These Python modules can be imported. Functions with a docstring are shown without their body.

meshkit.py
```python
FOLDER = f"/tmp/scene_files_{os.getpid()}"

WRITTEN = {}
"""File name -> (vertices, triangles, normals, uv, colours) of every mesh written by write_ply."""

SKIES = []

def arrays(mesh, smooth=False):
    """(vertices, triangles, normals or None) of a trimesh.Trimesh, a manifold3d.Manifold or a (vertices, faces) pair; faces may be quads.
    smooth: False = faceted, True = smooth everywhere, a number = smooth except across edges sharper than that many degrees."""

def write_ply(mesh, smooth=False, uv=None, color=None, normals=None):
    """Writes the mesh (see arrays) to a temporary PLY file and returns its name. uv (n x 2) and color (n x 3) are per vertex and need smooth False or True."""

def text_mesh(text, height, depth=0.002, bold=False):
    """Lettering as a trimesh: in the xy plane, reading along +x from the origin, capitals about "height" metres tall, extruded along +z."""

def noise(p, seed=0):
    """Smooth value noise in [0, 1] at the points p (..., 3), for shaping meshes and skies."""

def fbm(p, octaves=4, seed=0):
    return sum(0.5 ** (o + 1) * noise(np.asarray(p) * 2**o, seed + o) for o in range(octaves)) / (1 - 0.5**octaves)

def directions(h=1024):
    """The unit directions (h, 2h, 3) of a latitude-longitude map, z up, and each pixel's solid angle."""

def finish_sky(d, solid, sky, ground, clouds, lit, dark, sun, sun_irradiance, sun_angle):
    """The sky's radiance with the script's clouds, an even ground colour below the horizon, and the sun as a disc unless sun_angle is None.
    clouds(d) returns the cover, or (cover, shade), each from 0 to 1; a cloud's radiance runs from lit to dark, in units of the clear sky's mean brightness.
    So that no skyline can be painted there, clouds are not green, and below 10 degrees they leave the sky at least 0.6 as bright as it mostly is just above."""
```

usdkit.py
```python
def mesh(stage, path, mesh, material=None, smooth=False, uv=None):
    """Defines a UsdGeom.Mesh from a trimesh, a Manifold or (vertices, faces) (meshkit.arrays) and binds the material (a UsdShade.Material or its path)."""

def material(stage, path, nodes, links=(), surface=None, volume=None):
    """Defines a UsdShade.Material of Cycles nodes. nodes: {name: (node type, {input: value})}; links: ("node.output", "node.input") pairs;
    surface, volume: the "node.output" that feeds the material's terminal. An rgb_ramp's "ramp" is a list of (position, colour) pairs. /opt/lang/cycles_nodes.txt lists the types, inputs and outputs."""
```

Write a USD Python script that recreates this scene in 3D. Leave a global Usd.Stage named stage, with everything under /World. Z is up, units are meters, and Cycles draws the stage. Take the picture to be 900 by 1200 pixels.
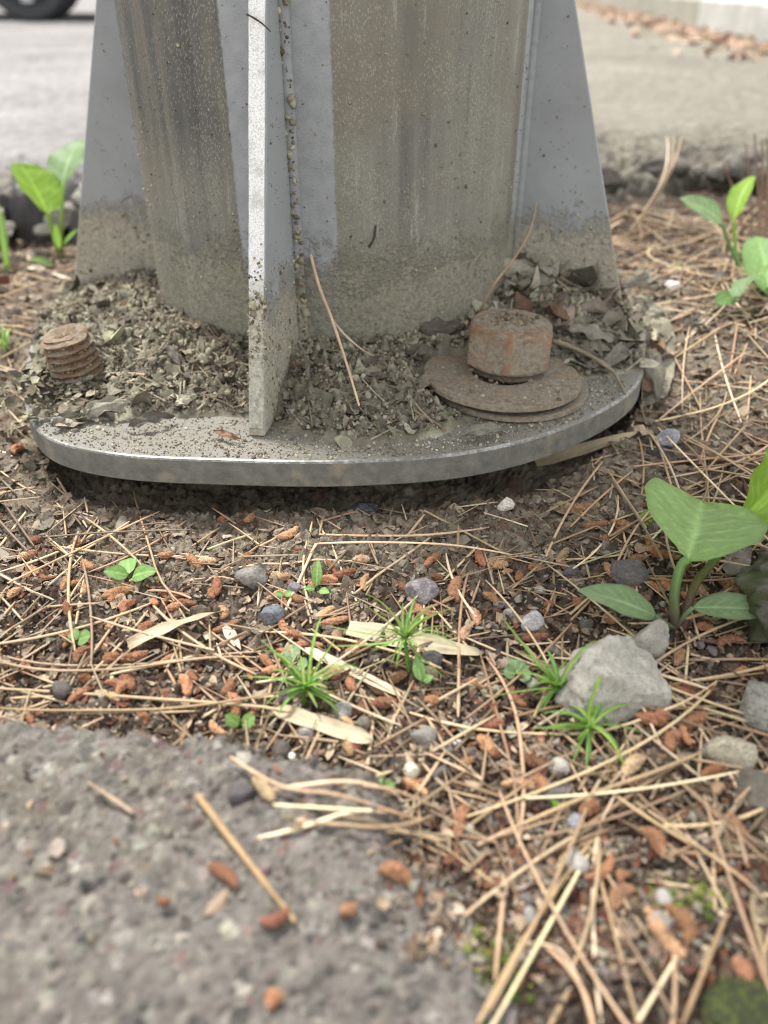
import math, numpy as np, trimesh, shapely, usdkit, meshkit
from scipy.spatial import cKDTree
from shapely.geometry import Polygon
from pxr import Usd, UsdGeom, UsdLux, UsdShade, Gf, Sdf, Vt

stage = Usd.Stage.CreateInMemory()
UsdGeom.SetStageUpAxis(stage, 'Z')
stage.SetDefaultPrim(UsdGeom.Xform.Define(stage, '/World').GetPrim())
UsdGeom.Scope.Define(stage, '/World/Looks')

# ------------------------------------------------------------------ camera, sky, sun
FPX, PITCH = 925.0, math.atan(615 / 925.0)
ZP = 0.030                       # top of the base plate
CZ = ZP + 0.18                   # eye height
EXPOSURE = 2.15
SUN_EL, SUN_AZ = math.radians(62), math.radians(-35)      # azimuth: atan2(x, y)
cam = UsdGeom.Camera.Define(stage, '/World/camera')
cam.AddTranslateOp().Set(Gf.Vec3d(0, 0, CZ))
cam.AddRotateXOp().Set(90 - math.degrees(PITCH))
cam.CreateHorizontalApertureAttr(36.0)
cam.CreateVerticalApertureAttr(48.0)
cam.CreateFocalLengthAttr(36.0 * FPX / 900)
cam.CreateFStopAttr(9.0)
cam.CreateFocusDistanceAttr(0.35)
cam.CreateClippingRangeAttr(Gf.Vec2f(0.02, 2000))
cam.CreateExposureAttr(EXPOSURE)


class G:
    """Collects the nodes of one material."""
    def __init__(self):
        self.nodes, self.links = {}, []

    def n(self, kind, **kw):
        name = f'n{len(self.nodes)}'
        ins = {}
        for k, v in kw.items():
            if isinstance(v, str) and v.startswith('@'):
                self.links.append((v[1:], f'{name}.{k}'))
            else:
                ins[k] = v
        self.nodes[name] = (kind, ins)
        return '@' + name

    def math(self, op, a, b=0.0, clamp=False):
        return self.n('math', math_type=op, value1=a, value2=b, use_clamp=clamp) + '.value'

    def noise(self, scale, detail=4.0, rough=0.55, vec=None, dist=0.0):
        return self.n('noise_texture', vector=vec or self.pos(), scale=float(scale), detail=float(detail), roughness=float(rough), distortion=float(dist)) + '.fac'

    def pos(self):
        if not hasattr(self, '_p'):
            self._p = self.n('geometry') + '.position'
        return self._p

    def scaled(self, s):
        return self.n('mapping', vector=self.pos(), scale=s) + '.vector'

    def mapr(self, v, a, b, c=0.0, d=1.0):
        return self.n('map_range', value=v, from_min=float(a), from_max=float(b), to_min=float(c), to_max=float(d), clamp=True) + '.result'

    def mix(self, f, a, b, t='mix'):
        return self.n('mix', mix_type=t, fac=f, color1=a, color2=b) + '.color'

    def ramp(self, f, stops):
        return self.n('rgb_ramp', fac=f, ramp=stops) + '.color'

    def tint(self):
        return self.n('attribute', attribute='tint') + '.color'

    def bump(self, h, dist, strength=1.0, normal=None):
        kw = dict(height=h, distance=float(dist), strength=float(strength))
        if normal:
            kw['normal'] = normal
        return self.n('bump', **kw) + '.normal'

    def done(self, name, surface):
        return usdkit.material(stage, '/World/Looks/' + name, self.nodes, self.links, surface=surface[1:])


def principled(g, color, rough=0.8, normal=None, **kw):
    a = dict(base_color=color, roughness=rough, **kw)
    if normal:
        a['normal'] = normal
    return g.n('principled_bsdf', **a) + '.BSDF'


g = G()
sky = g.n('sky_texture', sky_type='single_scattering', sun_disc=False, sun_elevation=SUN_EL, sun_rotation=SUN_AZ) + '.color'
dirn = g.n('texture_coordinate') + '.generated'
cl = g.n('noise_texture', vector=dirn, scale=2.2, detail=5.0, roughness=0.55) + '.fac'
cloud = g.ramp(cl, [(0.3, (3.75, 3.72, 3.66)), (0.7, (5.6, 5.5, 5.35))])
bgcol = g.mix(0.88, sky, cloud)
bg = g.n('background_shader', color=bgcol, strength=0.075) + '.background'
skymat = g.done('sky_light', bg)
dome = UsdLux.DomeLight.Define(stage, '/World/sky')
UsdShade.MaterialBindingAPI.Apply(dome.GetPrim()).Bind(skymat)
dome.GetPrim().SetCustomDataByKey('kind', 'structure')
sun = UsdLux.DistantLight.Define(stage, '/World/sun')
sun.CreateIntensityAttr(0.40)
sun.CreateAngleAttr(10.0)
sun.CreateColorAttr(Gf.Vec3f(1.0, 0.965, 0.91))
sun.GetPrim().CreateAttribute('inputs:normalize', Sdf.ValueTypeNames.Bool).Set(True)
sun.AddRotateXYZOp().Set(Gf.Vec3f(90 - math.degrees(SUN_EL), 0, 180 - math.degrees(SUN_AZ)))

# ------------------------------------------------------------------ helpers
_used = {}


def path_of(name, parent=None):
    base = (parent.GetPath().pathString if parent is not None else '/World') + '/' + name
    k = _used.get(base, 0)
    _used[base] = k + 1
    return base if k == 0 else f'{base}_{k:03d}'


def tag(p, label=None, cat=None, group=None, kind=None):
    p = p.GetPrim() if hasattr(p, 'GetPrim') else p
    for k, v in (('label', label), ('category', cat), ('group', group), ('kind', kind)):
        if v:
            p.SetCustomDataByKey(k, v)
    return p


def thing(name, label, cat, group=None):
    return tag(UsdGeom.Xform.Define(stage, path_of(name)).GetPrim(), label, cat, group)


def obj(name, mesh, mat, parent=None, tint=None, smooth=False, **kw):
    m = usdkit.mesh(stage, path_of(name, parent), mesh, mat, smooth=smooth)
    if tint is not None:
        n = len(m.GetPointsAttr().Get())
        t = np.broadcast_to(np.asarray(tint, np.float32), (n, 3)).copy()
        UsdGeom.PrimvarsAPI(m).CreatePrimvar('tint', Sdf.ValueTypeNames.Color3fArray, 'vertex').Set(Vt.Vec3fArray.FromNumpy(t))
    return tag(m, **kw)


_c, _s = math.cos(PITCH), math.sin(PITCH)


def un(x, y, z=0.0):
    """The point at height z that the photograph's pixel (x, y) shows."""
    u, v = (x - 450) / FPX, (600 - y) / FPX
    d = np.array([u, _c + v * _s, -_s + v * _c])
    return d * ((z - CZ) / d[2]) + [0, 0, CZ]


def fb(p, scale, octv=4, seed=0):
    p = np.asarray(p, float)
    if p.shape[-1] == 2:
        p = np.concatenate([p, np.zeros(p.shape[:-1] + (1,))], -1)
    return meshkit.fbm(p * scale, octv, seed)


def ss(a, b, x):
    t = np.clip((x - a) / (b - a), 0, 1)
    return t * t * (3 - 2 * t)


def lin(*rgb):
    c = np.array(rgb, float) / 255
    return np.where(c < 0.04045, c / 12.92, ((c + 0.055) / 1.055) ** 2.4)


def grid_faces(ny, nx, wrap=False):
    i, j = np.meshgrid(np.arange(ny - 1), np.arange(nx if wrap else nx - 1), indexing='ij')
    a, b = i * nx + j, i * nx + (j + 1) % nx
    c, d = b + nx, a + nx
    return np.vstack([np.stack([a, b, c], -1).reshape(-1, 3), np.stack([a, c, d], -1).reshape(-1, 3)])


def loft(loops, cap0=True, cap1=True):
    """Closed rings of equal length joined into a skin."""
    L = np.asarray(loops, float)
    n, m = L.shape[:2]
    v = L.reshape(-1, 3)
    f = [grid_faces(n, m, True)]
    if cap0:
        v = np.vstack([v, L[0].mean(0)])
        k = np.arange(m)
        f.append(np.stack([np.full(m, len(v) - 1), (k + 1) % m, k], -1))
    if cap1:
        v = np.vstack([v, L[-1].mean(0)])
        k = np.arange(m) + (n - 1) * m
        f.append(np.stack([np.full(m, len(v) - 1), k, (np.arange(m) + 1) % m + (n - 1) * m], -1))
    return v, np.vstack(f)


def tube(pts, rad, sides=6, flat=1.0, cap=True):
    p = np.asarray(pts, float)
    t = np.gradient(p, axis=0)
    t /= np.linalg.norm(t, axis=1, keepdims=True) + 1e-12
    ref = np.array([0, 0, 1.0]) if abs(t[:, 2]).mean() < 0.8 else np.array([0, 1.0, 0])
    a = np.cross(t, ref)
    a /= np.linalg.norm(a, axis=1, keepdims=True) + 1e-12
    b = np.cross(t, a)
    ang = np.arange(sides) * 2 * np.pi / sides
    r = np.broadcast_to(rad, (len(p),))[:, None, None]
    L = p[:, None] + r * (np.cos(ang)[None, :, None] * a[:, None] + flat * np.sin(ang)[None, :, None] * b[:, None])
    return loft(L, cap, cap)


def spline(pts, n):
    """A smooth path of n points through the given ones."""
    p = np.asarray(pts, float)
    d = np.r_[0, np.cumsum(np.linalg.norm(np.diff(p, axis=0), axis=1))]
    if len(p) == 2:
        return p[0] + np.linspace(0, 1, n)[:, None] * (p[1] - p[0])
    from scipy.interpolate import PchipInterpolator
    return PchipInterpolator(d, p, axis=0)(np.linspace(0, d[-1], n))


def join(parts):
    v, f, o = [], [], 0
    for a, b in parts:
        v.append(a)
        f.append(np.asarray(b) + o)
        o += len(a)
    return np.vstack(v), np.vstack(f)


def rot_rand(rng, n, tilt):
    """n rotation matrices: a random turn about z, then a tilt about a random level axis."""
    yaw, az, ti = rng.uniform(0, 2 * np.pi, n), rng.uniform(0, 2 * np.pi, n), tilt
    cz, sz = np.cos(yaw), np.sin(yaw)
    Z = np.zeros((n, 3, 3)); Z[:, 0, 0] = cz; Z[:, 0, 1] = -sz; Z[:, 1, 0] = sz; Z[:, 1, 1] = cz; Z[:, 2, 2] = 1
    k = np.stack([np.cos(az), np.sin(az), np.zeros(n)], -1)
    K = np.zeros((n, 3, 3)); K[:, 0, 2] = k[:, 1]; K[:, 1, 2] = -k[:, 0]; K[:, 2, 0] = -k[:, 1]; K[:, 2, 1] = k[:, 0]
    I = np.eye(3)[None]
    R = I + np.sin(ti)[:, None, None] * K + (1 - np.cos(ti))[:, None, None] * (K @ K)
    return R @ Z


def flakes(rng, centers, size, tilt, tints, aspect=(0.35, 0.9), curl=0.9, m=7, crinkle=0.09):
    """Many small torn, curled leaf scraps at once: vertices, faces, one tint per vertex."""
    n = len(centers)
    ang = (np.arange(m) + rng.uniform(-0.25, 0.25, (n, m))) * 2 * np.pi / m
    rr = rng.uniform(0.6, 1.15, (n, m))
    asp = rng.uniform(*aspect, n)[:, None]
    ox, oy = np.cos(ang) * rr, np.sin(ang) * rr * asp
    x = np.concatenate([np.zeros((n, 1)), ox * 0.55, ox], 1)
    y = np.concatenate([np.zeros((n, 1)), oy * 0.55, oy], 1)
    k1, k2, k3 = (rng.normal(0, curl, (n, 1)) for _ in range(3))
    z = 0.35 * k1 * x * x + 0.55 * k2 * y * y / asp + 0.3 * k3 * x * y / asp + rng.normal(0, crinkle, x.shape)
    P = np.stack([x, y, z], -1) * np.asarray(size).reshape(-1, 1, 1)
    P = np.einsum('nij,nkj->nki', rot_rand(rng, n, np.asarray(tilt)), P)
    P += np.asarray(centers)[:, None]
    j = np.arange(m); jn = (j + 1) % m
    T = np.vstack([np.stack([0 * j, 1 + j, 1 + jn], -1), np.stack([1 + j, 1 + m + j, 1 + m + jn], -1), np.stack([1 + j, 1 + m + jn, 1 + jn], -1)])
    k = 1 + 2 * m
    F = (np.arange(n)[:, None, None] * k + T[None]).reshape(-1, 3)
    t = np.repeat(np.asarray(tints)[:, None], k, 1) * rng.uniform(0.85, 1.12, (n, k, 1))
    return (P.reshape(-1, 3), F), t.reshape(-1, 3)


def crumbs(rng, centers, size, tints):
    """Many small rounded grains (squashed, jittered octahedra, once split)."""
    s = trimesh.creation.icosahedron()
    V, Fq = np.array(s.vertices), np.array(s.faces)
    n = len(centers)
    P = V[None] * rng.uniform(0.6, 1.25, (n, len(V), 1)) * rng.uniform(0.6, 1.1, (n, 1, 3)) * np.asarray(size).reshape(-1, 1, 1)
    P = np.einsum('nij,nkj->nki', rot_rand(rng, n, rng.uniform(0, 3, n)), P) + np.asarray(centers)[:, None]
    F = (np.arange(n)[:, None, None] * len(V) + Fq[None]).reshape(-1, 3)
    t = np.repeat(np.asarray(tints)[:, None], len(V), 1)
    return (P.reshape(-1, 3), F), t.reshape(-1, 3)


def bumps(xy, centers, rad, squash=0.8):
    """Height of round grains half sunk in a surface, at the points xy; and which grain (or -1)."""
    tree = cKDTree(centers)
    h, who = np.zeros(len(xy)), np.full(len(xy), -1)
    d, i = tree.query(xy, k=3, distance_upper_bound=rad.max() * 1.01, workers=-1)
    for k in range(3):
        ok = i[:, k] < len(centers)
        r = np.where(ok, rad[np.minimum(i[:, k], len(centers) - 1)], 1)
        z = np.where(ok & (d[:, k] < r), np.sqrt(np.maximum(r * r - np.where(ok, d[:, k], 0) ** 2, 0)) * squash - r * 0.3, 0)
        up = z > h
        h[up], who[up] = z[up], i[up, k]
    return h, who


def pick(rng, palette, n, weights=None):
    p = np.array([lin(*c) for c in palette])
    w = None if weights is None else np.array(weights, float) / sum(weights)
    return p[rng.choice(len(p), n, p=w)] * rng.uniform(0.75, 1.25, (n, 1)) * rng.uniform(0.95, 1.05, (n, 3))


# ------------------------------------------------------------------ materials
def ground_mat(name, fine=900, bumpd=0.0012, rough=0.92, lo=0.62, hi=1.35):
    g = G()
    a, b = g.noise(fine, 5, 0.65), g.noise(fine / 9, 4, 0.6)
    k = g.math('multiply', g.mapr(a, 0.25, 0.75, lo, hi), g.mapr(b, 0.3, 0.7, 0.8, 1.2))
    col = g.mix(1.0, g.tint(), g.n('combine_color', r=k, g=k, b=k) + '.color', 'multiply')
    return g.done(name, principled(g, col, rough, g.bump(a, bumpd), specular_ior_level=0.25))


M = {}
M['soil'] = ground_mat('soil', 1400, 0.0012)
M['slab'] = ground_mat('slab', 1800, 0.0010, 0.8)
M['road'] = ground_mat('road', 420, 0.0015, 0.85, 0.75, 1.25)
M['litter'] = ground_mat('litter', 1300, 0.0006, 0.85, 0.7, 1.25)
M['mudleaf'] = ground_mat('mud_leaf', 1500, 0.0009, 0.95, 0.65, 1.25)
M['stone'] = ground_mat('stone', 1500, 0.0007, 0.7, 0.6, 1.35)
M['cone'] = ground_mat('pollen_cone', 2400, 0.0010, 0.85, 0.5, 1.35)
M['blade'] = ground_mat('dry_blade', 700, 0.0003, 0.6, 0.88, 1.1)
M['plain'] = ground_mat('plain_grey', 60, 0.002, 0.8, 0.8, 1.2)

g = G()   # dry needle: fine grain along its length comes from the tint
nz = g.noise(700, 3, 0.5)
k = g.mapr(nz, 0.25, 0.75, 0.75, 1.2)
col = g.mix(1.0, g.tint(), g.n('combine_color', r=k, g=k, b=k) + '.color', 'multiply')
M['needle'] = g.done('dry_needle', principled(g, col, 0.55, specular_ior_level=0.4))


def leaf_mat(name, transl=(0.25, 0.5, 0.06), f=0.35):
    g = G()
    a = g.noise(350, 4, 0.6)
    k = g.mapr(a, 0.3, 0.7, 0.85, 1.15)
    col = g.mix(1.0, g.tint(), g.n('combine_color', r=k, g=k, b=k) + '.color', 'multiply')
    p = principled(g, col, 0.5, g.bump(g.noise(900, 3), 0.0004), specular_ior_level=0.4)
    t = g.n('translucent_bsdf', color=g.mix(1.0, g.tint(), transl, 'add')) + '.BSDF'
    return g.done(name, g.n('mix_closure', fac=f, closure1=p, closure2=t) + '.closure')


M['leaf'] = leaf_mat('green_leaf', (0.06, 0.12, 0.0), 0.45)


def mud_parts(g, line=0.088, spread=0.011):
    """How much mud splash covers a point (0..1), by its height above the plate and blotchy noise."""
    z = g.n('separate_xyz', vector=g.pos()) + '.z'
    big, small = g.noise(55, 5, 0.6), g.noise(420, 4, 0.65)
    edge = g.math('add', g.math('multiply', big, spread * 5.2), g.math('multiply', small, spread * 2.2))
    lim = g.math('add', edge, line - spread * 3.7)
    h = g.math('subtract', lim, z)
    return g.mapr(h, -0.006, 0.009), small, big, z


def paint_mat(name, base, mudc=(0.33, 0.31, 0.24), specks=True):
    g = G()
    mud, small, big, z = mud_parts(g)
    c0 = g.mix(g.mapr(g.noise(30, 4), 0.35, 0.7), tuple(np.array(base) * 0.9), tuple(np.array(base) * 1.08))
    streak = g.noise(60, 4, 0.6, g.scaled((1, 1, 0.06)))
    c0 = g.mix(g.mapr(streak, 0.55, 0.75, 0, 0.35), c0, (0.20, 0.20, 0.17))
    sp = g.n('voronoi_texture', vector=g.pos(), scale=190.0) + '.distance'
    spm = g.math('multiply', g.mapr(sp, 0.06, 0.11, 1, 0), g.mapr(g.noise(90, 2), 0.53, 0.58))
    c0 = g.mix(spm, c0, (0.13, 0.12, 0.09))
    mc = g.mix(g.mapr(small, 0.3, 0.7), tuple(np.array(mudc) * 0.55), tuple(np.array(mudc) * 1.25))
    mc = g.mix(g.mapr(big, 0.35, 0.65, 0, 0.5), mc, (0.22, 0.20, 0.165))
    col = g.mix(mud, c0, mc)
    ro = g.mapr(mud, 0, 1, 0.42, 0.95)
    hb = g.math('add', g.math('multiply', mud, g.math('add', small, 0.6)), g.math('multiply', spm, 0.6))
    return g.done(name, principled(g, col, ro, g.bump(hb, 0.0016), specular_ior_level=0.45))


M['paint'] = paint_mat('grey_paint', (0.215, 0.225, 0.228))

AX, AY = -0.0315, 0.5226           # the post's axis
RIB = math.radians(261)
g = G()   # the tube: stained, washed clean in strips beside each gusset
mud, small, big, z = mud_parts(g, 0.092, 0.014)
sep = g.n('separate_xyz', vector=g.pos())
dx, dy = g.math('subtract', sep + '.x', AX), g.math('subtract', sep + '.y', AY)
ang = g.math('arctan2', dy, dx)
rel = g.math('subtract', g.math('floored_modulo', g.math('add', ang, 4 * math.pi - RIB + math.pi / 4), math.pi / 2), math.pi / 4)
wob = g.math('multiply', g.math('subtract', g.noise(260, 3), 0.5), 0.018)
off = g.math('add', g.math('absolute', rel), wob)
clean = g.mapr(off, math.radians(12.6), math.radians(13.2), 1, 0)
st = g.noise(70, 5, 0.62, g.scaled((1, 1, 0.055)))
st2 = g.noise(240, 4, 0.6, g.scaled((1, 1, 0.1)))
stain = g.ramp(st, [(0.3, (0.10, 0.098, 0.09)), (0.45, (0.165, 0.158, 0.135)), (0.6, (0.20, 0.196, 0.163)), (0.75, (0.26, 0.258, 0.228))])
stain = g.mix(g.mapr(g.noise(16, 5, 0.6), 0.42, 0.62, 0, 0.7), stain, (0.165, 0.142, 0.105))
stain = g.mix(g.mapr(st2, 0.62, 0.72, 0, 0.7), stain, (0.33, 0.33, 0.30))
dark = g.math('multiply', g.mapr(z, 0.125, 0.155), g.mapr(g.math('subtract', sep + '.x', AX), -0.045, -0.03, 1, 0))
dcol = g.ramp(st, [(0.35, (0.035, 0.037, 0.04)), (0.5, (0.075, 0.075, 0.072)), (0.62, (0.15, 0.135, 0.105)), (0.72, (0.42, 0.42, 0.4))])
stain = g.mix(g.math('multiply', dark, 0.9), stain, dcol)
vor = g.n('voronoi_texture', vector=g.n('mapping', vector=g.pos(), scale=(1.0, 1.0, 0.55)) + '.vector', scale=1050.0)
lich = g.math('multiply', g.mapr(vor + '.distance', 0.25, 0.5, 1, 0), g.mapr(g.math('add', g.math('multiply', g.n('separate_color', color=vor + '.color') + '.r', 0.22), g.noise(30, 6, 0.68)), 0.56, 0.68))
gr = g.noise(1100, 4, 0.7)
stain = g.mix(g.mapr(gr, 0.35, 0.65, 0.0, 0.45), stain, (0.09, 0.086, 0.068))
stain = g.mix(g.math('multiply', lich, 0.28), stain, (0.42, 0.405, 0.29))
pt = g.mix(g.mapr(g.noise(120, 4), 0.35, 0.7), (0.218, 0.228, 0.232), (0.275, 0.284, 0.288))
col = g.mix(clean, stain, pt)
mc = g.mix(g.mapr(small, 0.3, 0.7), (0.105, 0.10, 0.075), (0.26, 0.245, 0.18))
col = g.mix(g.math('multiply', mud, 0.85), col, mc)
hb = g.math('add', g.math('add', g.math('multiply', mud, g.math('add', small, 0.5)), g.math('multiply', gr, 0.3)), g.math('multiply', clean, -0.12))
M['tube'] = g.done('stained_tube', principled(g, col, g.mapr(g.math('maximum', mud, g.math('subtract', 1.0, clean)), 0, 1, 0.4, 0.72), g.bump(hb, 0.0014), specular_ior_level=0.4))

g = G()   # worn bright front edge of the gusset
mud, small, big, z = mud_parts(g, 0.096, 0.012)
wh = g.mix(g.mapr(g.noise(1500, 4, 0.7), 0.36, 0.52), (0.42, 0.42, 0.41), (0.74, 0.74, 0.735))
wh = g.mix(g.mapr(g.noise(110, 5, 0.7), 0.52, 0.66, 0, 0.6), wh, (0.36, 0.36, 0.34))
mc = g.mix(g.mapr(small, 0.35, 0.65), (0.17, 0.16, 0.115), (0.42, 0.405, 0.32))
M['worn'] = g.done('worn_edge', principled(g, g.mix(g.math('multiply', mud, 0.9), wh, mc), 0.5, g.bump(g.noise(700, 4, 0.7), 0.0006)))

g = G()   # plate: dusty
a, b = g.noise(900, 5, 0.65), g.noise(40, 4, 0.55)
up = g.n('separate_xyz', vector=g.n('geometry') + '.normal') + '.z'
dust = g.mix(g.mapr(a, 0.3, 0.7), (0.115, 0.108, 0.09), (0.225, 0.215, 0.18))
side = g.mix(g.mapr(g.noise(160, 5, 0.65), 0.35, 0.68), (0.085, 0.084, 0.074), (0.155, 0.15, 0.13))
side = g.mix(g.mapr(b, 0.60, 0.68, 0, 0.6), side, (0.22, 0.185, 0.125))
metal = g.mix(g.mapr(b, 0.4, 0.7, 0, 0.6), dust, (0.19, 0.188, 0.17))
M['plate'] = g.done('dusty_plate', principled(g, g.mix(g.mapr(up, 0.3, 0.7), side, metal), 0.62, g.bump(a, 0.0006), specular_ior_level=0.5))
g = G()
a = g.noise(500, 4, 0.6)
M['rim'] = g.done('worn_rim', principled(g, g.mix(g.mapr(g.math('add', g.math('multiply', a, 0.5), g.math('multiply', g.noise(25, 2), 0.5)), 0.45, 0.6), (0.14, 0.137, 0.12), (0.34, 0.34, 0.33)), 0.4, metallic=0.2))


def rust_mat(name, mudw=0.5):
    g = G()
    a, b = g.noise(420, 5, 0.65), g.noise(90, 4, 0.6)
    c = g.ramp(b, [(0.3, (0.09, 0.055, 0.035)), (0.5, (0.20, 0.115, 0.065)), (0.62, (0.29, 0.19, 0.12)), (0.75, (0.17, 0.11, 0.075))])
    m = g.mix(g.mapr(a, 0.3, 0.7), (0.13, 0.112, 0.085), (0.27, 0.24, 0.185))
    c = g.mix(g.mapr(g.math('add', g.math('add', g.math('multiply', g.noise(75, 5, 0.7), 0.6), g.math('multiply', a, 0.4)), mudw - 0.5), 0.40, 0.62, 0.1, 1), c, m)
    c = g.mix(g.math('multiply', g.n('separate_color', color=g.tint()) + '.r', g.mapr(g.noise(130, 4, 0.7), 0.35, 0.6)), c, (0.22, 0.105, 0.05))
    return g.done(name, principled(g, c, 0.85, g.bump(a, 0.0012), specular_ior_level=0.3))


M['rust'] = rust_mat('rust', 0.60)
M['rustmud'] = rust_mat('rust_under_mud', 0.62)
M['rustraw'] = rust_mat('raw_rust', 0.50)
g = G()
M['rubber'] = g.done('rubber', principled(g, (0.02, 0.021, 0.024), 0.7))
g = G()
M['alloy'] = g.done('alloy', principled(g, (0.33, 0.33, 0.34), 0.35, metallic=0.6))
g = G()
M['carpaint'] = g.done('car_paint', principled(g, (0.03, 0.035, 0.045), 0.25, coat_weight=0.6))
g = G()
M['carglass'] = g.done('car_glass', principled(g, (0.02, 0.025, 0.03), 0.05))

# ------------------------------------------------------------------ the setting
edge_px = [(-250, 815), (-60, 822), (0, 821), (60, 826), (130, 833), (200, 839), (250, 842), (285, 843), (305, 857), (330, 862), (352, 868), (400, 871), (440, 867), (460, 880), (466, 905), (490, 955), (540, 1000), (565, 1045), (605, 1085), (622, 1200)]
edge = np.array([un(x, y, 0.02)[:2] for x, y in edge_px])
slab_poly = Polygon([(-1.5, -1.5), (-1.5, 0.19)] + [tuple(p) for p in edge] + [(0.045, 0.0), (0.06, -1.5)]).buffer(0)
_b = slab_poly.exterior
_bp = np.array([_b.interpolate(d).coords[0] for d in np.arange(0, _b.length, 0.0012)])
_bt = cKDTree(_bp)


def slab_sd(xy):
    d, _ = _bt.query(xy, workers=-1)
    w = (fb(xy, 160, 3, 5) - 0.5) * 0.010 + (fb(xy, 600, 2, 8) - 0.5) * 0.004
    return np.where(shapely.contains_xy(slab_poly, xy[:, 0], xy[:, 1]), d, -d) + w


def slab_base(xy, sd):
    top = 0.021 - 0.0175 * ss(-0.02, 0.035, xy[:, 0])
    body = top * ss(-0.002, 0.011, sd) - 0.016 * (1 - ss(-0.006, 0.001, sd))
    return body + (fb(xy, 45, 3, 2) - 0.5) * 0.006 * ss(0, 0.02, sd)


REL = np.array([-180, -140, -110, -85, -57, -46.7, -40, -35, -31, -27.5, -25.5, -18.7, -12.9, -4.8, 1.6, 8, 16.5, 28.5, 37.4, 48.7, 58.2, 64.7, 72.4, 90, 120, 180.0])
RAD = np.array([.194, .192, .191, .191, .196, .2045, .212, .2186, .2239, .228, .2288, .226, .2214, .2142, .2112, .2104, .2107, .2138, .2142, .2133, .2127, .2105, .204, .196, .194, .194])
from scipy.interpolate import PchipInterpolator
_plate = PchipInterpolator(REL, RAD)


def plate_r(a):
    d = (np.degrees(a - RIB) + 180) % 360 - 180
    return _plate(d)


def soil_base(xy):
    x, y = xy[:, 0], xy[:, 1]
    z = (fb(xy, 14, 3, 1) - 0.5) * 0.012 + (fb(xy, 70, 3, 4) - 0.5) * 0.007
    z += 0.020 * np.exp(-(((x - 0.30) / 0.12) ** 2 + ((y - 0.62) / 0.16) ** 2))        # needle heap behind, right
    z += 0.016 * np.exp(-(((x - 0.205) / 0.06) ** 2 + ((y - 0.53) / 0.09) ** 2))
    z += 0.010 * np.exp(-(((x + 0.27) / 0.07) ** 2 + ((y - 0.55) / 0.12) ** 2))
    r = np.hypot(x - AX, y - AY)
    z -= 0.013 * ss(0.001, -0.012, r - plate_r(np.arctan2(y - AY, x - AX)))
    z -= 0.022 * ss(0.74, 0.86, y) * ss(0.02, -0.12, x)
    z += 0.022 * ss(0.70, 0.90, y) * ss(0.10, 0.22, x)
    return z


def gz(xy):
    """Ground height for setting things down."""
    xy = np.atleast_2d(np.asarray(xy, float))[:, :2]
    return np.maximum(soil_base(xy), slab_base(xy, slab_sd(xy)))


def at(x, y, lift=0.0):
    """The ground point that the photograph's pixel (x, y) shows."""
    z = 0.0
    for _ in range(8):
        p = un(x, y, z + lift)
        z = 0.5 * z + 0.5 * float(gz(p[None])[0])
    return un(x, y, z + lift)


rng = np.random.default_rng(7)
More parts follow.
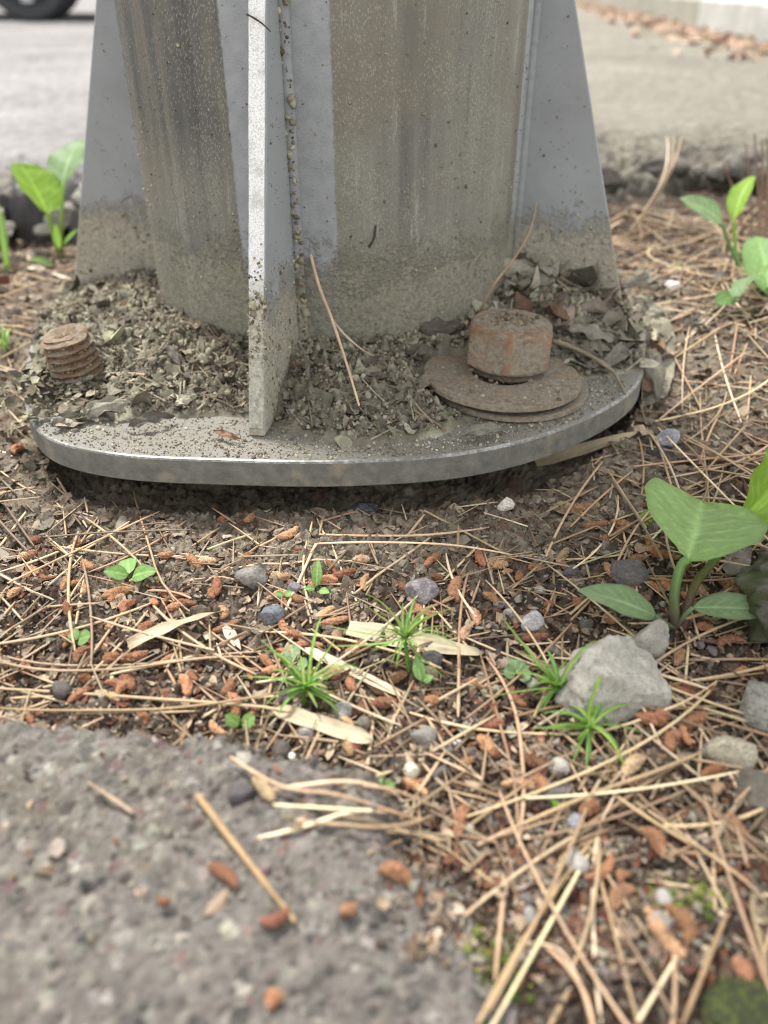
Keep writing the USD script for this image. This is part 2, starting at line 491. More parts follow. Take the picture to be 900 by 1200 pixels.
# soil: a fine sheet where it lies close, wide enough to reach well past the frame
rows = np.r_[np.linspace(-0.9, 0.07, 24), np.geomspace(0.075, 0.98, 820)]
cols = np.linspace(-1, 1, 600)
cols = np.r_[np.linspace(-3.2, -1.02, 40), cols, np.linspace(1.02, 3.2, 40)]
Y, X = np.meshgrid(rows, cols, indexing='ij')
X = X * (0.66 * np.maximum(Y, 0.08) + 0.06 + 0.5 * np.maximum(-Y, 0))
xy = np.stack([X.ravel(), Y.ravel()], -1)
z = soil_base(xy)
near = xy[:, 1] < 0.5
nc = 26000
cy = np.exp(rng.uniform(math.log(0.075), math.log(0.9), nc)); cx = rng.uniform(-1, 1, nc) * (0.66 * cy + 0.06)
cc = np.stack([cx, cy], -1)
cr = np.clip(rng.lognormal(math.log(0.0011), 0.5, nc), 0.0005, 0.0042) * np.clip(cy / 0.28, 0.7, 2.2)
bh, who = bumps(xy, cc, cr, 0.9)
zf = z + bh + (np.abs(fb(xy, 300, 4, 11) - 0.5) - 0.12) * 0.011
r = np.hypot(xy[:, 0] - AX, xy[:, 1] - AY)
silt = np.clip(ss(0.31, 0.235, r) * 0.9 + (fb(xy, 35, 3, 21) - 0.55) * 1.6, 0, 1)[:, None]
base = lin(74, 63, 54) * (1 - silt) + lin(138, 128, 112) * silt
wv = fb(xy, 120, 3, 31)[:, None]
base = base * (0.72 + 0.5 * wv)
gt = pick(rng, [(120, 108, 96), (84, 70, 60), (150, 140, 126), (98, 62, 44), (70, 66, 66)], nc, [4, 5, 2, 2, 2])
tint = np.where((who >= 0)[:, None], 0.55 * gt[np.maximum(who, 0)] + 0.45 * base, base)
soil_v = np.c_[xy, zf]
obj('soil', (soil_v, grid_faces(len(rows), len(cols))), M['soil'], tint=tint, smooth=True, kind='structure')

# worn paving in front
ys = np.r_[np.linspace(-0.9, 0.05, 40)[:-1], np.linspace(0.05, 0.215, 330)]
xs = np.r_[np.linspace(-1.2, -0.24, 40)[:-1], np.linspace(-0.24, 0.13, 640)]
Y, X = np.meshgrid(ys, xs, indexing='ij')
xy = np.stack([X.ravel(), Y.ravel()], -1)
sd = slab_sd(xy)
nc = 13000
cc = np.stack([rng.uniform(-0.26, 0.13, nc), rng.uniform(0.03, 0.215, nc)], -1)
cr = np.clip(rng.lognormal(math.log(0.0010), 0.55, nc), 0.0004, 0.0045)
bh, who = bumps(xy, cc, cr, 0.62)
z = slab_base(xy, sd)
inside = ss(0.0, 0.005, sd)
z = z + bh * 0.75 * (0.25 + 0.75 * inside) + (np.abs(fb(xy, 420, 4, 12) - 0.5) - 0.12) * 0.0055
pit = fb(xy, 170, 3, 77)
z -= 0.0016 * ss(0.64, 0.76, pit) * inside
t0 = lin(122, 117, 111) * (0.75 + 0.5 * fb(xy, 90, 3, 9)[:, None])
soilish = (ss(0.02, 0.07, xy[:, 0]) * 0.5 + ss(0.56, 0.7, fb(xy, 28, 3, 44)) * 0.5)[:, None]
t0 = t0 * (1 - soilish) + lin(112, 106, 92) * soilish
gt = pick(rng, [(128, 123, 116), (104, 100, 95), (146, 141, 132), (134, 112, 108), (120, 96, 96), (176, 171, 160), (80, 78, 75)], nc, [7, 5, 5, 0.8, 0.4, 0.6, 2])
tint = np.where((who >= 0)[:, None], 0.8 * gt[np.maximum(who, 0)] + 0.2 * t0, t0)
obj('pavement', (np.c_[xy, z], grid_faces(len(ys), len(xs))), M['slab'], tint=tint, smooth=True, kind='structure')

# road behind with its broken near edge
ry = np.r_[np.linspace(0.80, 1.35, 170), np.geomspace(1.36, 70, 160)]
rx = np.linspace(-1, 1, 420)
Y, X = np.meshgrid(ry, rx, indexing='ij')
X = X * (0.80 * Y + 0.15)
xy = np.stack([X.ravel(), Y.ravel()], -1)
ed = 0.875 + 0.045 * ss(0.1, 0.3, xy[:, 0]) + (fb(xy, 9, 3, 61) - 0.5) * 0.10 + (fb(xy, 40, 3, 62) - 0.5) * 0.05
sd = xy[:, 1] - ed
rough = 1 - ss(0.03, 0.16 + 0.3 * ss(0, 0.15, xy[:, 0]), sd)
z = 0.042 * ss(-0.030, 0.016, sd) - 0.09 * (1 - ss(-0.03, 0.0, sd))
z += ((fb(xy, 38, 4, 63) - 0.5) * 0.034 + (np.abs(fb(xy, 90, 4, 73) - 0.5) - 0.15) * 0.045) * rough * ss(-0.012, 0.012, sd) - 0.004 * rough
z += (fb(xy, 240, 3, 64) - 0.5) * 0.010 * ss(3, 1, xy[:, 1]) * (0.35 + 0.65 * rough)
z += (fb(xy, 6, 2, 65) - 0.5) * 0.008
right = ss(-0.05, 0.12, xy[:, 0])[:, None]
t = lin(126, 123, 122) * (1 - right) + lin(117, 113, 102) * right
t = t * (0.70 + 0.60 * fb(xy, 110, 3, 66)[:, None]) * (0.72 + 0.56 * fb(xy, 5, 4, 67)[:, None])
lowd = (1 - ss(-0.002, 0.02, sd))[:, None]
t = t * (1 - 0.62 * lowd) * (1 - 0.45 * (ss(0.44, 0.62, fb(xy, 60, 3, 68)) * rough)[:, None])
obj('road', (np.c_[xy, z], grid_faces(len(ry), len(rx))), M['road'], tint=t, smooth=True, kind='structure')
obj('ground', trimesh.creation.box([400, 400, 0.02], trimesh.transformations.translation_matrix([0, 0, -0.13])), M['plain'], tint=lin(150, 146, 138), kind='structure')

# kerb far behind on the right, block after block
k0, k1 = np.array([1.30, 3.05]), np.array([3.05, 15.0])
kd = (k1 - k0) / np.linalg.norm(k1 - k0); kn = np.array([kd[1], -kd[0]])
kerb = tag(UsdGeom.Xform.Define(stage, path_of('kerb')).GetPrim(), 'grey concrete kerb along the far side of the road', 'kerb', kind='structure')


def bevel_box(sx, sy, sz, b):
    def ring(x, y, z):
        return [(-x, -y, z), (x, -y, z), (x, y, z), (-x, y, z)]
    x, y = sx / 2, sy / 2
    return loft([ring(x, y, 0), ring(x, y, sz - b), ring(x - b, y - b, sz)])


kq = np.array([[kd[0], kn[0], 0], [kd[1], kn[1], 0], [0, 0, 1]])
s0 = -0.55
kr = np.random.default_rng(3)
for i in range(13):
    ln = 0.995
    v, f = bevel_box(ln - 0.012, 0.16, 0.15 + 0.004 * kr.uniform(), 0.015)
    v = v @ kq.T + [*(k0 + kd * (s0 + ln / 2) + kn * 0.08), 0.02]
    obj('kerb_stone', (v, f), M['plain'], kerb, tint=lin(*([176, 176, 170] if i < 2 else [152, 150, 138])) * kr.uniform(0.92, 1.08))
    s0 += ln
vx = np.array([[*(k0 - kd + kn * 0.165), 0.15], [*(k1 + kn * 0.165), 0.15], [*(k1 + kn * 9), 0.35], [*(k0 - kd + kn * 9), 0.3]])
obj('verge', (np.vstack([vx, vx - [0, 0, 0.3]]), np.array([[0, 1, 2], [0, 2, 3], [4, 6, 5], [4, 7, 6], [0, 4, 5], [0, 5, 1], [1, 5, 6], [1, 6, 2], [2, 6, 7], [2, 7, 3], [3, 7, 4], [3, 4, 0]])), M['plain'], tint=lin(84, 76, 50), kind='structure')
n = 1900
q = k0 + kd * (rng.uniform(-0.6, 11, n))[:, None] - kn * np.abs(rng.normal(0, 0.13, n))[:, None]
m_, t_ = flakes(rng, np.c_[q, np.full(n, 0.048)], rng.uniform(0.012, 0.035, n), rng.uniform(0, 0.6, n), pick(rng, [(178, 152, 132), (160, 134, 114), (188, 168, 148)], n))
obj('gutter_litter', m_, M['litter'], tint=t_, smooth=True, label='strip of fallen brown leaves in the gutter along the far kerb', cat='leaf litter', kind='stuff')

# ------------------------------------------------------------------ the post
T3 = np.array([AX, AY, 0.0])
post = thing('lamp_post', 'grey round steel post with four welded gussets on a muddy base plate', 'post')
pa = np.linspace(0, 2 * np.pi, 361)[:-1]
pr_ = plate_r(pa)
k = np.ones(9) / 9
pr_ = np.convolve(np.r_[pr_[-4:], pr_, pr_[:4]], k, 'valid')


def pring(dr, z):
    return np.stack([AX + (pr_ + dr) * np.cos(pa), AY + (pr_ + dr) * np.sin(pa), np.full(len(pa), z)], -1)


TH = 0.0140
obj('base_plate', loft([pring(-0.02, ZP - TH), pring(-0.0008, ZP - TH), pring(0, ZP - TH + 0.0008), pring(0, ZP - 0.0012)], True, False), M['plate'], post, smooth=35)
obj('worn_rim', loft([pring(0, ZP - 0.0012), pring(-0.0004, ZP - 0.0004), pring(-0.0013, ZP)], False, False), M['rim'], post)
obj('plate_top', loft([pring(-0.0013, ZP), pring(-0.04, ZP), pring(-0.12, ZP)], False, True), M['plate'], post)
ta = np.linspace(0, 2 * np.pi, 181)[:-1]
tz = np.r_[ZP - 0.002, np.linspace(ZP, 0.34, 24), 1.5, 3.6]
obj('tube', loft([np.stack([AX + 0.114 * np.cos(ta), AY + 0.114 * np.sin(ta), np.full(180, zz)], -1) for zz in tz]), M['tube'], post, smooth=40)
obj('tube_cap', loft([np.stack([AX + r_ * np.cos(ta), AY + r_ * np.sin(ta), np.full(180, zz)], -1) for r_, zz in ((0.118, 3.6), (0.118, 3.62), (0.08, 3.65), (0.02, 3.66))]), M['paint'], post, smooth=40)


def prism(poly, t, b, frame, origin):
    """A flat plate of thickness t with chamfers b: poly in (s, z), thickness along the frame's side."""
    P = Polygon(poly)
    inn = np.array(shapely.geometry.polygon.orient(P.buffer(-b, join_style=2)).exterior.coords)[:-1]
    out = np.array(shapely.geometry.polygon.orient(P).exterior.coords)[:-1]
    inn = inn[np.argmin(((inn[None] - out[:, None]) ** 2).sum(-1), 1)]
    L = []
    for ring, w in ((inn, -t / 2), (out, -t / 2 + b), (out, t / 2 - b), (inn, t / 2)):
        L.append(origin + ring[:, :1] * frame[0] + ring[:, 1:] * np.array([0, 0, 1.0]) + w * frame[1])
    return loft(L)


GT = 0.0082
for kq_ in range(4):
    a = RIB + kq_ * math.pi / 2
    d, sdir = np.array([math.cos(a), math.sin(a), 0]), np.array([-math.sin(a), math.cos(a), 0])
    gp = obj('gusset', prism([(0.112, ZP + 0.0005), (0.1885, ZP + 0.0005), (0.1885, ZP + 0.004), (0.1185, 0.2565), (0.112, 0.2565)], GT, 0.0008, (d, sdir), T3), M['paint'], post, smooth=30,
             label='front gusset with its outer edge worn white' if kq_ == 0 else None)
    if kq_ == 0:
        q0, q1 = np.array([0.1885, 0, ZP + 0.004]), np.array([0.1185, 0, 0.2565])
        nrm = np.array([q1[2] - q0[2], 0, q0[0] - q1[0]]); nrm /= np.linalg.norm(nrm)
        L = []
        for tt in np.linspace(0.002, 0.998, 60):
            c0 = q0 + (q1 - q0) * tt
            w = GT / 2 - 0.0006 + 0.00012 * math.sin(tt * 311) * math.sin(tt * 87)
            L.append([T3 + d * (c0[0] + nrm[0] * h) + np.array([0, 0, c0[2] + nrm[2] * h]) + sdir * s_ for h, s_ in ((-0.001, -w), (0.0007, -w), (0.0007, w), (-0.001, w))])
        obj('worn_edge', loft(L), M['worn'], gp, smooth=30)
    for sg in (-1, 1):                                              # weld beads up the tube
        zz = np.linspace(ZP, 0.255, 150)
        wr = np.random.default_rng(40 + kq_ * 2 + sg)
        rr = 0.0030 + 0.00022 * np.abs(np.sin(zz * 620)) + wr.normal(0, 0.00012, len(zz))
        p = T3 + d * 0.1147 + sdir * sg * (GT / 2 + 0.0013) + np.c_[np.zeros((150, 2)), zz]
        obj('weld_bead', tube(p, rr, 9), M['paint'], post, smooth=50)
# crumbs of dried mud stuck to the steel
mr = np.random.default_rng(12)
C, S, Tn = [], [], []
n = 1700
fa = RIB + np.radians(mr.uniform(-75, 100, n)); fz = 0.035 + 0.2 * mr.beta(0.8, 1.7, n)
C.append(np.stack([AX + 0.1142 * np.cos(fa), AY + 0.1142 * np.sin(fa), fz], -1)); S.append(np.clip(mr.lognormal(math.log(0.00034), 0.5, n), 0.00015, 0.0013))
n2 = 500
for sgn, q in ((1, 0), (-1, 0), (-1, 3), (1, 3), (1, 1), (-1, 1)):
    a = RIB + q * math.pi / 2
    d, sdir = np.array([math.cos(a), math.sin(a), 0]), np.array([-math.sin(a), math.cos(a), 0])
    zz = 0.034 + 0.19 * mr.beta(0.8, 2.4, n2)
    so = 0.114 + (0.1885 - 0.114) * (1 - (zz - ZP) / 0.2265) * mr.uniform(0, 0.97, n2)
    C.append(T3 + d * so[:, None] + sdir * sgn * (GT / 2 + 0.0001) + np.c_[np.zeros((n2, 2)), zz]); S.append(np.clip(mr.lognormal(math.log(0.0003), 0.55, n2), 0.00015, 0.0012) * np.where(zz < 0.1, 1.5, 0.8))
for sgn in (-1, 1):                                                 # thicker along the weld
    a = RIB
    d, sdir = np.array([math.cos(a), math.sin(a), 0]), np.array([-math.sin(a), math.cos(a), 0])
    zz = ZP + 0.2 * mr.beta(0.7, 1.6, 420)
    C.append(T3 + d * 0.1172 + sdir * sgn * mr.uniform(0.003, 0.0085, 420)[:, None] + np.c_[np.zeros((420, 2)), zz]); S.append(np.clip(mr.lognormal(math.log(0.0008), 0.6, 420), 0.0003, 0.003))
d, sdir = np.array([math.cos(RIB), math.sin(RIB), 0]), np.array([-math.sin(RIB), math.cos(RIB), 0])
zz = np.clip(mr.normal(0.082, 0.012, 260), 0.04, 0.12)
C.append(T3 + d * (0.1885 + 0.0006 - 0.07 * (zz - ZP - 0.004) / 0.2225)[:, None] + sdir * mr.uniform(-0.0042, 0.0048, 260)[:, None] + np.c_[np.zeros((260, 2)), zz]); S.append(np.clip(mr.lognormal(math.log(0.0005), 0.6, 260), 0.0002, 0.0018))
C, S = np.vstack(C), np.concatenate(S)
m_, t_ = crumbs(mr, C, S, pick(mr, [(158, 152, 128), (130, 122, 104), (182, 176, 146), (100, 92, 78)], len(C), [3, 3, 2, 1.2]))
obj('mud_specks', m_, M['mudleaf'], post, tint=t_, smooth=True, kind='stuff')

# ------------------------------------------------------------------ litter heaped on the plate
def heap_h(a, r):
    """Thickness of the mud and litter on the plate; a measured from the front gusset in degrees."""
    d = (np.degrees(a - RIB) + 180) % 360 - 180
    p = np.stack([AX + r * np.cos(a), AY + r * np.sin(a)], -1)
    R = plate_r(a)
    lim = np.interp(d, [-180, -120, -80, -62, -40, -28, -18, -8, -2, 4, 14, 26, 38, 46, 60, 72, 100, 180], [.205, .206, .206, .208, .222, .214, .190, .174, .172, .184, .200, .198, .180, .174, .190, .222, .225, .205])
    lim = np.where((d > -31) & (d < 60), np.minimum(lim, R - 0.0015), np.where(d < -60, R + 0.006, np.where(d < -29, R - 0.0005, lim)))
    hi = np.interp(d, [-180, -110, -70, -45, -25, -10, 0, 10, 30, 45, 60, 80, 110, 180], [.018, .018, .015, .015, .016, .013, .016, .021, .017, .014, .018, .028, .026, .018])
    t = np.clip((lim - r) / (lim - 0.112), 0, 1)
    edge_n = (fb(p, 60, 3, 91) - 0.5) * 0.5
    prof = ss(0.0, 0.85, t + edge_n * 0.35 * (t > 0) * (t < 0.95)) * hi + 0.004 * ss(0, 0.12, t)
    prof = prof * (0.72 + 0.56 * fb(p, 75, 4, 92))
    q = np.hypot(p[..., 0] - 0.0635, p[..., 1] - 0.3895)
    return np.where(p[..., 1] < 0.412, np.minimum(prof, 0.0015 + 0.02 * ss(0.040, 0.060, q)), prof)


ha = np.linspace(RIB - math.radians(130), RIB + math.radians(130), 620)
hr = np.linspace(0.1135, 0.252, 170)
A, R_ = np.meshgrid(ha, hr, indexing='ij')
A, R_ = A.ravel(), R_.ravel()
hh = heap_h(A, R_)
hx = np.stack([AX + R_ * np.cos(A), AY + R_ * np.sin(A)], -1)
over = ss(0.0, 0.004, R_ - plate_r(A) + 0.001)
hz = ZP - 0.0006 + hh + ((np.abs(fb(hx, 230, 4, 93) - 0.5) - 0.12) * 0.020 + (fb(hx, 700, 2, 97) - 0.5) * 0.0022) * ss(0.0005, 0.006, hh)
hz = np.where(over > 0, hz * (1 - over) + over * (np.minimum(soil_base(hx) + 0.004 + hh * 0.6, hz)), hz)
cov = (hh > 0.0004) | (R_ < 0.16)
F = grid_faces(len(ha), len(hr))[:, ::-1]
F = F[cov[F].any(1)]
keepv, F = np.unique(F, return_inverse=True)
F = F.reshape(-1, 3)
pale = ss(0.5, 0.66, fb(hx, 45, 3, 94))[:, None]
t = (lin(124, 119, 104) * (1 - pale) + lin(160, 156, 137) * pale) * (0.7 + 0.55 * fb(hx, 260, 3, 95)[:, None])
heap = thing('litter_heap', 'grey mud and shredded leaf litter heaped on the base plate round the post', 'leaf litter')
tag(heap, kind='stuff')
obj('mud', (np.c_[hx, hz][keepv], F[:, ::-1]), M['mudleaf'], heap, tint=t[keepv], smooth=True, kind='stuff')


def on_heap(a, r):
    return ZP + heap_h(a, r)


hrng = np.random.default_rng(21)
n = 44000
a = RIB + np.radians(hrng.uniform(-125, 125, n)); r = 0.115 + 0.125 * hrng.beta(1.1, 1.3, n)
h = heap_h(a, r)
dd = np.degrees(a - RIB)
keep = (h > 0.0025 + 0.002 * hrng.uniform(size=n)) & ~((np.abs(np.cos(a - RIB) * 0 + r * np.sin(a - RIB)) < 0.008) & (np.cos(a - RIB) > 0) & (r < 0.192))
inside_plate = r < plate_r(a) - 0.002
keep &= (np.hypot(AX + r * np.cos(a) - 0.0635, AY + r * np.sin(a) - 0.3895) > 0.0425) | (AY + r * np.sin(a) > 0.416)
keep &= inside_plate | (hrng.uniform(size=n) < 0.8)
a, r, h, dd = a[keep][:9000], r[keep][:9000], h[keep][:9000], dd[keep][:9000]
n = len(a)
hx = np.stack([AX + r * np.cos(a), AY + r * np.sin(a)], -1)
out = r > plate_r(a)
cz_ = np.where(out, soil_base(hx) + 0.004 + h * 0.6, ZP + h) + hrng.uniform(-0.0024, 0.0006, n)
sz = np.clip(hrng.lognormal(math.log(0.0017), 0.72, n), 0.0006, 0.0088) * np.where(dd > 55, 1.6, 1.0)
tl = np.abs(hrng.normal(0, 0.5, n))
tn = pick(hrng, [(146, 140, 124), (128, 121, 107), (108, 101, 89), (172, 166, 148), (88, 81, 71), (128, 104, 84)], n, [6, 6, 4, 3, 1.6, 0.6])
m_, t_ = flakes(hrng, np.c_[hx, cz_], sz, tl, tn, aspect=(0.3, 0.95), curl=1.25, m=8, crinkle=0.15)
obj('leaf_scraps', m_, M['mudleaf'], heap, tint=t_, smooth=True, kind='stuff')
# earth crumbs and stalk bits packed between the scraps
n = 30000
a = RIB + np.radians(hrng.uniform(-120, 120, n)); r = 0.115 + 0.12 * hrng.beta(1.0, 1.2, n)
h = heap_h(a, r); ok = (h > 0.002) & (r < plate_r(a) - 0.001)
a, r, h = a[ok][:13000], r[ok][:13000], h[ok][:13000]; n = len(a)
hx = np.stack([AX + r * np.cos(a), AY + r * np.sin(a)], -1)
m_, t_ = crumbs(hrng, np.c_[hx, ZP + h + hrng.uniform(-0.001, 0.0012, n)], np.clip(hrng.lognormal(math.log(0.00062), 0.6, n), 0.00025, 0.0028), pick(hrng, [(142, 136, 119), (122, 114, 99), (100, 93, 80), (164, 158, 138)], n))
obj('earth_crumbs', m_, M['mudleaf'], heap, tint=t_, smooth=True, kind='stuff')
parts, tt = [], []
for k_ in range(420):
    i = int(hrng.integers(n)); L = hrng.uniform(0.004, 0.022); th = hrng.uniform(0, math.pi)
    sline = np.linspace(-0.5, 0.5, 6)
    q = hx[i] + np.outer(sline, [math.cos(th), math.sin(th)]) * L
    aa_, rr_ = np.arctan2(q[:, 1] - AY, q[:, 0] - AX), np.hypot(q[:, 0] - AX, q[:, 1] - AY)
    if rr_.min() < 0.1155 or rr_.max() > plate_r(aa_).min() or np.abs((q - [AX, AY]) @ [-math.sin(RIB), math.cos(RIB)]).min() < 0.007 or np.hypot(q[:, 0] - 0.0635, q[:, 1] - 0.3895).min() < 0.043:
        continue
    zq = ZP + heap_h(aa_, rr_)
    parts.append(tube(np.c_[q, np.linspace(zq[0], zq[-1], 6) * 0.4 + zq * 0.6 + 0.0012], hrng.uniform(0.0003, 0.00075), 5))
    tt.append(np.broadcast_to(pick(hrng, [(156, 146, 126), (132, 118, 98), (112, 102, 88)], 1), (len(parts[-1][0]), 3)))
obj('stalk_bits', join(parts), M['mudleaf'], heap, tint=np.vstack(tt), smooth=True, kind='stuff')
# dust grains on the bare front of the plate
n = 7000
a = RIB + np.radians(hrng.uniform(-45, 62, n)); r = plate_r(a) - 0.002 - np.abs(hrng.normal(0, 0.026, n))
hx = np.stack([AX + r * np.cos(a), AY + r * np.sin(a)], -1)
m_, t_ = crumbs(hrng, np.c_[hx, np.full(n, ZP + 0.0003)], np.clip(hrng.lognormal(math.log(0.00032), 0.6, n), 0.00015, 0.0016), pick(hrng, [(158, 152, 134), (140, 132, 116), (116, 108, 94), (182, 176, 156)], n))
obj('dust_grains', m_, M['mudleaf'], heap, tint=t_, smooth=True, kind='stuff')


# ------------------------------------------------------------------ bolts, nut, washers
def noisy(mesh, amp, scale, seed):
    v, f = mesh
    tm = trimesh.Trimesh(v, f, process=False)
    return v + tm.vertex_normals * ((fb(v, scale, 3, seed) - 0.5) * 2 * amp)[:, None], f


def washer_mesh(ro, ri, t, seed):
    a = np.linspace(0, 2 * np.pi, 121)[:-1]
    prof = [(ri, 0), (ro - 0.0007, 0), (ro, 0.0006), (ro, t - 0.0006), (ro - 0.0007, t), ((ro + ri) / 2, t), (ri, t)]
    L = [np.stack([r_ * np.cos(a), r_ * np.sin(a), np.full(120, z_)], -1) for r_, z_ in prof]
    v, f = loft(L + [L[0]], False, False)
    return noisy((v, f), 0.00014, 200, seed)


def place(v, at_, rx=0, ry=0, rz=0):
    R = trimesh.transformations.euler_matrix(rx, ry, rz, 'sxyz')[:3, :3]
    return v @ R.T + np.asarray(at_)


wc = np.array([0.0635, 0.3895])
v, f = washer_mesh(0.0415, 0.016, 0.0032, 1)
obj('washer', (place(v, [wc[0] + 0.0035, wc[1] + 0.001, ZP + 0.0008], 0.006, 0.015), f), M['rustmud'], smooth=35, label='lower rusty round washer, flat on the base plate under another washer', cat='washer')
v, f = washer_mesh(0.0418, 0.016, 0.0034, 2)
obj('washer', (place(v, [wc[0] - 0.001, wc[1], ZP + 0.0062], -0.01, 0.028), f), M['rust'], smooth=35, label='upper rusty round washer tilted on top, right under the hex nut', cat='washer')
bolt = thing('anchor_bolt', 'rusty hex nut on the end of an anchor bolt above two washers', 'bolt')
na = np.linspace(0, 2 * np.pi, 181)[:-1]
hexr = 0.0211 / np.cos((na + math.radians(39.2)) % (math.pi / 3) - math.pi / 6)
hexr = np.minimum(hexr, 0.0242)
NH = 0.0228
L = []
for zz, cap in ((0, 0.0202), (0.0012, 0.0224), (0.0025, 0.0240), (NH * 0.5, 0.03), (NH - 0.0050, 0.0240), (NH - 0.0030, 0.0227), (NH - 0.0012, 0.0213), (NH, 0.0199)):
    rr = np.minimum(hexr, cap)
    L.append(np.stack([rr * np.cos(na), rr * np.sin(na), np.full(180, zz)], -1))
for r_, zz in ((0.0170, NH + 0.0001), (0.0155, NH - 0.0016)):
    L.append(np.stack([r_ * np.cos(na), r_ * np.sin(na), np.full(180, zz)], -1))
v, f = noisy(loft(L, True, False), 0.0003, 300, 3)
NC = [0.0660, 0.3975, ZP + 0.0122]
NR = (-0.02, 0.035)
ca = (np.arctan2(v[:, 1], v[:, 0]) + math.radians(39.2) + math.pi / 6) % (math.pi / 3) - math.pi / 6
extra = 0.6 * np.exp(-(np.degrees(ca) / 5.5) ** 2) * (v[:, 2] > 0.002) + 0.5 * ss(NH - 0.006, NH - 0.003, v[:, 2]) * ss(0.0185, 0.0205, np.hypot(v[:, 0], v[:, 1]))
tm = trimesh.graph.smooth_shade(trimesh.Trimesh(v, f, process=False), angle=math.radians(25), facet_minarea=None)
_, near_i = cKDTree(v).query(np.array(tm.vertices))
extra = np.clip(extra, 0, 1)[near_i][:, None] * [1.0, 0, 0]
obj('hex_nut', (place(np.array(tm.vertices), NC, *NR), np.array(tm.faces)), M['rust'], bolt, tint=extra, smooth=True)
L = [np.stack([r_ * np.cos(na), r_ * np.sin(na), np.full(180, zz)], -1) for r_, zz in ((0.0152, -0.02), (0.0152, NH - 0.0018), (0.0138, NH - 0.0008), (0.010, NH + 0.0006), (0.005, NH + 0.0011))]
v, f = noisy(loft(L, False, True), 0.0005, 400, 4)
obj('bolt_shank', (place(v, NC, *NR), f), M['rustmud'], bolt, smooth=40)
L = [np.stack([r_ * np.cos(na), r_ * np.sin(na), np.full(180, zz)], -1) for r_, zz in ((0.0196, -0.0042), (0.0190, -0.002), (0.0184, 0.0), (0.0176, 0.0008))]
v, f = noisy(loft(L), 0.0011, 260, 8)
obj('packed_dirt', (place(v, NC, *NR), f), M['mudleaf'], bolt, tint=lin(96, 86, 74), smooth=True)
n = 900
q = hrng.normal(0, 0.0085, (n, 2)); q = q[np.hypot(*q.T) < 0.0172]
n = len(q)
L = [np.stack([r_ * np.cos(na), r_ * np.sin(na), np.full(180, zz)], -1) for r_, zz in ((0.0172, NH - 0.001), (0.0168, NH + 0.0001), (0.0145, NH + 0.0005), (0.011, NH + 0.0009), (0.006, NH + 0.0012), (0.002, NH + 0.0013))]
v, f = noisy(loft(L, False, True), 0.0006, 330, 14)
obj('caked_top', (place(v, NC, *NR), f), M['rustmud'], bolt, smooth=50)
n = 240
q = q[:n]; n = len(q)
m_, t_ = crumbs(hrng, place(np.c_[q, NH + 0.0001 + 0.0014 * (1 - (np.hypot(*q.T) / 0.017) ** 2) + hrng.uniform(-0.0003, 0.0004, n)], NC, *NR), np.clip(hrng.lognormal(math.log(0.0005), 0.6, n), 0.0002, 0.0018), pick(hrng, [(128, 116, 98), (104, 92, 78), (150, 138, 112)], n))
obj('nut_dirt', m_, M['mudleaf'], bolt, tint=t_, smooth=True, kind='stuff')

n = 900
q = hrng.uniform(-0.041, 0.041, (n, 2)); q = q[np.hypot(*q.T) < 0.0405]
q = q[hrng.uniform(size=len(q)) < 0.25 + 0.75 * (fb(q, 60, 3, 66) > 0.5)]; n = len(q)
m_, t_ = crumbs(hrng, np.c_[wc[0] + q[:, 0], wc[1] + q[:, 1], ZP + 0.0062 + 0.0034 + q[:, 0] * -0.028 + q[:, 1] * -0.01], np.clip(hrng.lognormal(math.log(0.00042), 0.6, n), 0.0002, 0.002), pick(hrng, [(142, 132, 114), (120, 108, 92), (160, 152, 134)], n))
obj('washer_dirt', m_, M['mudleaf'], tint=t_, smooth=True, label='dirt crumbs scattered on the upper washer round the nut', cat='dirt', kind='stuff')
stub = thing('anchor_bolt', 'broken rusty threaded bolt stub leaning in mud at the left of the base plate', 'bolt')
a = np.linspace(0, 2 * np.pi, 73)[:-1]
zs = np.linspace(-0.004, 0.0215, 110)
PT = 0.0040
L = []
for zz in zs:
    ph = ((zz - PT * a / (2 * np.pi)) / PT) % 1
    tri = np.abs(ph * 2 - 1)
    rr = 0.0106 + 0.0029 * np.clip((tri - 0.12) / 0.76, 0, 1)
    cut = ss(0.0185, 0.0225, zz + 0.0016 * np.cos(a - 1.0) + 0.0012 * np.sin(2 * a + 0.6))
    rr = rr * (1 - 0.12 * cut)
    L.append(np.stack([rr * np.cos(a), rr * np.sin(a), zz + 0.0014 * np.cos(a - 0.6) * cut + 0 * a], -1))
top = L[-1]
for k_ in (0.75, 0.45, 0.15):
    L.append(np.stack([top[:, 0] * k_, top[:, 1] * k_, top[:, 2] - 0.0016 * (1 - k_) + 0.0011 * np.sin(3 * a + k_ * 9)], -1))
v, f = noisy(loft(L), 0.0009, 330, 5)
BC = un(91, 436, 0.041)
obj('threaded_rod', (place(v, BC, 0.02, -0.10), f), M['rustraw'], stub, smooth=30)
L = []
for zz, cap in ((-0.026, 0.02), (-0.018, 0.0175), (-0.006, 0.0168), (-0.0025, 0.0148), (0.0003, 0.0125), (0.0008, 0.009)):
    rr = np.minimum(0.0165 / np.cos((a + 0.3) % (math.pi / 3) - math.pi / 6), cap)
    L.append(np.stack([rr * np.cos(a), rr * np.sin(a), np.full(72, zz)], -1))
v, f = noisy(loft(L), 0.0016, 170, 6)
obj('buried_nut', (place(v, BC, 0.02, -0.10), f), M['rustmud'], stub, smooth=50, label='nut buried in pale mud')
n = 520
q_a, q_z = hrng.uniform(0, 2 * np.pi, n), hrng.uniform(-0.003, 0.018, n)
